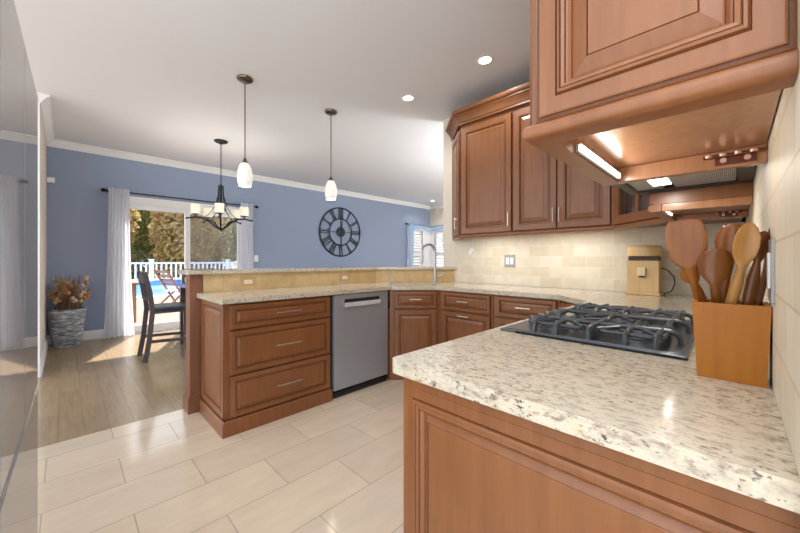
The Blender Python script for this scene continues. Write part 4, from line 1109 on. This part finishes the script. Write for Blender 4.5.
# living room drapes
curtain('curtain', 'light blue drape hanging at the left of the corner windows', XB + .122, 6.95, 7.14, .02, 2.20, BLUECURT, 3, .03, .03, seed=4)
def valance(label, P, n=40, drop=.20):
    bm = BM(); g = []
    for j in range(9):
        row = []
        for i in range(n + 1):
            u = i / n; sag = drop * (.55 + .45 * abs(math.sin(u * PI * 1.5))) * (1 - .25 * math.sin(u * PI))
            p = P(u); d = .02 + .018 * math.sin(j * 1.3 + u * 9)
            row.append(bm.verts.new((p[0] + p[2] * d, p[1] + p[3] * d, 2.20 - sag * j / 8 + .0 * u)))
        g.append(row)
    for j in range(8):
        for i in range(n): bm.faces.new((g[j][i], g[j][i + 1], g[j + 1][i + 1], g[j + 1][i]))
    return tag(obj('valance', bm, BLUECURT, ang=180), label, 'valance', 'blue window scarves')
valance('light blue scarf valance across the left corner window', lambda u: (XB + .075, 6.99 + u * .92, 1, 0))
valance('light blue scarf valance across the right corner window', lambda u: (-6.58 + u * .9, YF - .085, 0, -1))
t = thing('curtain_rod', 'dark curtain rod above the living room corner windows', 'curtain rod', (XB + .09, 7.4, 2.205))
bm = BM(); tube(bm, [(XB + .075, 6.92, 2.205), (XB + .075, YF - .085, 2.205), (-5.7, YF - .085, 2.205)], .009, 8); obj('rod', bm, BLACKM, t)
bm = BM(); ellipsoid(bm, (XB + .075, 6.89, 2.205), (.03, .035, .03)); obj('finial', bm, BLACKM, t)
for p, q in (((XB + .001, 6.96, 2.205), (XB + .075, 6.96, 2.205)), ((-5.72, YF - .001, 2.205), (-5.72, YF - .085, 2.205))):
    bm = BM(); tube(bm, [p, q], .007, 6); obj('bracket', bm, BLACKM, t)

# ------------------------------------------------------------------ vase with dried flowers
vx, vy = -6.45, .012
def weave():
    m, nt, p = newmat('grey_woven_vase'); v = objco(nt)
    n = noise_node(nt, v, 9, 4, .6, (1.3, 1.3, 5)); nt.links.new(ramp(nt, n, [(.32, srgb(84, 92, 108)), (.5, srgb(150, 158, 168)), (.66, srgb(206, 210, 214))]), p.inputs['Base Color'])
    bump(nt, p, n, .5, .02); setp(p, Roughness=.7); return m
t = thing('vase', 'tall grey woven floor vase in the blue wall corner', 'vase', (vx, vy, 0))
bm = BM(); pr = []
for k in range(24):
    z = .002 + .505 * k / 23; r = .128 + (.192 - .128) * (k / 23) ** .75
    pr.append((r + .004 * (k % 2), z))
pr += [(.180, .505), (.165, .38), (.12, .10)]
lathe(bm, pr, (vx, vy, 0), 32, cap=True); obj('vase_body', bm, weave(), t)
t = thing('dried_flowers', 'dried tan seed pods and twigs standing in the grey vase', 'dried flowers', (vx, vy, .12))
DS = plain('dried_stem', srgb(120, 92, 66), .9); PODS = [plain('dried_pod_tan', srgb(176, 130, 84), .8), plain('dried_pod_pale', srgb(196, 170, 136), .8), plain('dried_plume', srgb(128, 98, 76), .9)]
rnd = random.Random(11)
for k in range(50):
    a = rnd.random() * 6.28; r0 = rnd.random() * .09; r1 = .05 + rnd.random() * .2; H = rnd.uniform(.66, .98)
    c, s = math.cos(a), math.sin(a)
    if vy + s * r1 < -.165: r1 = min(r1, (vy + .165) / max(.05, -s))
    if vx + c * r1 < XB + .06: r1 = min(r1, (vx - XB - .06) / max(.05, -c))
    p0, p1, p2 = (vx + c * r0, vy + s * r0, .14), (vx + c * min(.13, (r0 + .6 * r1) * .8), vy + s * min(.13, (r0 + .6 * r1) * .8), .50), (vx + c * r1, vy + s * r1, H)
    bm = BM(); tube(bm, [p0, p1, p2], [.006, .005, .0035], 5)
    m = PODS[k % 3]
    o = obj('dried_stem', bm, DS, t)
    bm = BM()
    if k % 3 < 2:
        for q in range(rnd.randint(2, 4)):
            f = .40 + .6 * rnd.random(); p = Vector(p1).lerp(Vector(p2), f) + Vector((rnd.uniform(-.02, .02), rnd.uniform(-.02, .02), 0)); R = rnd.uniform(.017, .030)
            ellipsoid(bm, p, (R, R, R * 1.15), 10, 6); obj('seed_pod', bm, m, o); bm = BM()
    else:
        d = (Vector(p2) - Vector(p1)).normalized()
        for q in range(16):
            f = .35 + .65 * q / 15; p = Vector(p1).lerp(Vector(p2), f); an = q * 2.4
            e = p + d * .05 + Vector((math.cos(an), math.sin(an), 0)) * .028
            tube(bm, [p - d * .004, e], [.004, .001], 4)
    if k % 3 == 2: obj('plume', bm, m, o)

# ------------------------------------------------------------------ dining table and chairs
DKW = wood_mat('dark_chair_wood', srgb(70, 64, 68), srgb(86, 79, 82), (2, 2, 10), .3)
SEATB = plain('navy_seat_leather', srgb(52, 62, 84), .3)
tx, ty = -5.07, 1.56
t = thing('dining_table', 'dark counter-height dining table mostly behind the bar', 'table', (tx, ty, 0))
bm = BM(); box(bm, (tx - .46, ty - .46, .80), (tx + .46, ty + .46, .85), .006); obj('tabletop', bm, plain('table_top_dark', srgb(48, 52, 66), .22), t)
for sx_ in (-1, 1):
    for sy_ in (-1, 1):
        bm = BM(); box(bm, (tx + sx_ * .40 - .035, ty + sy_ * .40 - .035, 0), (tx + sx_ * .40 + .035, ty + sy_ * .40 + .035, .799), .004); obj('leg', bm, DKW, t)
def chair():
    t = thing('dining_chair', 'x', 'chair', (0, 0, 0), 0, 'counter-height dining chairs')
    L = lambda n, b, m, **k: obj(n, b, m, t, local=True, **k)
    w2 = .205
    for s in (-1, 1):                                               # local: faces +y, back at y = 0
        bm = BM(); pts = [(s * w2, -.05, 0), (s * w2, -.01, .25), (s * w2, .02, .58), (s * w2, -.005, .80), (s * w2 * .98, -.055, 1.03)]
        for p, q in zip(pts, pts[1:]): bar(bm, p, q, .046, .036, (1, 0, 0))
        L('rear_leg', bm, DKW, smooth=False)
        bm = BM(); bar(bm, (s * (w2 - .005), .44, 0), (s * (w2 - .005), .43, .575), .038, .038, (0, 1, 0)); L('front_leg', bm, DKW, smooth=False)
        for z in (.23,):
            bm = BM(); bar(bm, (s * w2, .0, z), (s * w2, .43, z - .02), .022, .034); L('stretcher', bm, DKW, smooth=False)
    bm = BM(); bar(bm, (-w2, .435, .16), (w2, .435, .16), .022, .036); L('footrest', bm, DKW, smooth=False)
    bm = BM(); box(bm, (-w2 - .01, .04, .545), (w2 + .01, .46, .575), .003); L('seat_frame', bm, DKW)
    bm = BM(); box(bm, (-w2 - .015, .035, .576), (w2 + .015, .475, .62), .018, 3); L('seat', bm, SEATB)
    bm = BM(); box(bm, (-w2, -.062, .90), (w2, -.035, 1.03), .006); box(bm, (-w2, -.03, .70), (w2, -.008, .74), .004); L('backrest', bm, DKW)
    bm = BM()
    for u in (-.10, 0, .10): bar(bm, (u, -.018, .73), (u, -.045, .91), .04, .012, (1, 0, 0))
    L('splat', bm, DKW, smooth=False)
    return t
ch = chair(); ch.location = (-4.94, .685, 0); ch['label'] = 'dark counter-height chair with navy seat, in full view left of peninsula'
c2 = copy_tree(ch); c2.location = (-5.93, 1.47, 0); c2.rotation_euler = (0, 0, -PI / 2); c2['label'] = 'dark chair beyond the table, only its back rail showing above bar'

# sofa beyond the bar
SOFA = plain('charcoal_upholstery', srgb(58, 60, 66), .85)
t = thing('sofa', 'dark sofa whose back barely shows above the bar below the clock', 'sofa', (-5.75, 4.7, 0))
bm = BM(); box(bm, (-6.05, 3.75, .06), (-5.2, 5.65, .42), .03, 3); obj('base', bm, SOFA, t)
bm = BM(); box(bm, (-6.05, 3.75, .421), (-5.82, 5.65, .97), .05, 3); obj('backrest', bm, SOFA, t)
for y0, y1 in ((3.98, 4.69), (4.71, 5.42)):
    bm = BM(); box(bm, (-5.81, y0, .421), (-5.19, y1, .52), .04, 3); obj('seat_cushion', bm, SOFA, t)
    bm = BM(); box(bm, (-6.02, y0 + .04, .972), (-5.84, y1 - .06, 1.02), .02, 3); obj('head_cushion', bm, SOFA, t)
for y0, y1 in ((3.75, 3.96), (5.44, 5.65)):
    bm = BM(); box(bm, (-5.815, y0, .421), (-5.2, y1, .66), .04, 3); obj('armrest', bm, SOFA, t)
for x in (-5.98, -5.28):
    for y in (3.83, 5.57):
        bm = BM(); box(bm, (x - .03, y - .03, 0), (x + .03, y + .03, .06)); obj('foot', bm, DKW, t, smooth=False)
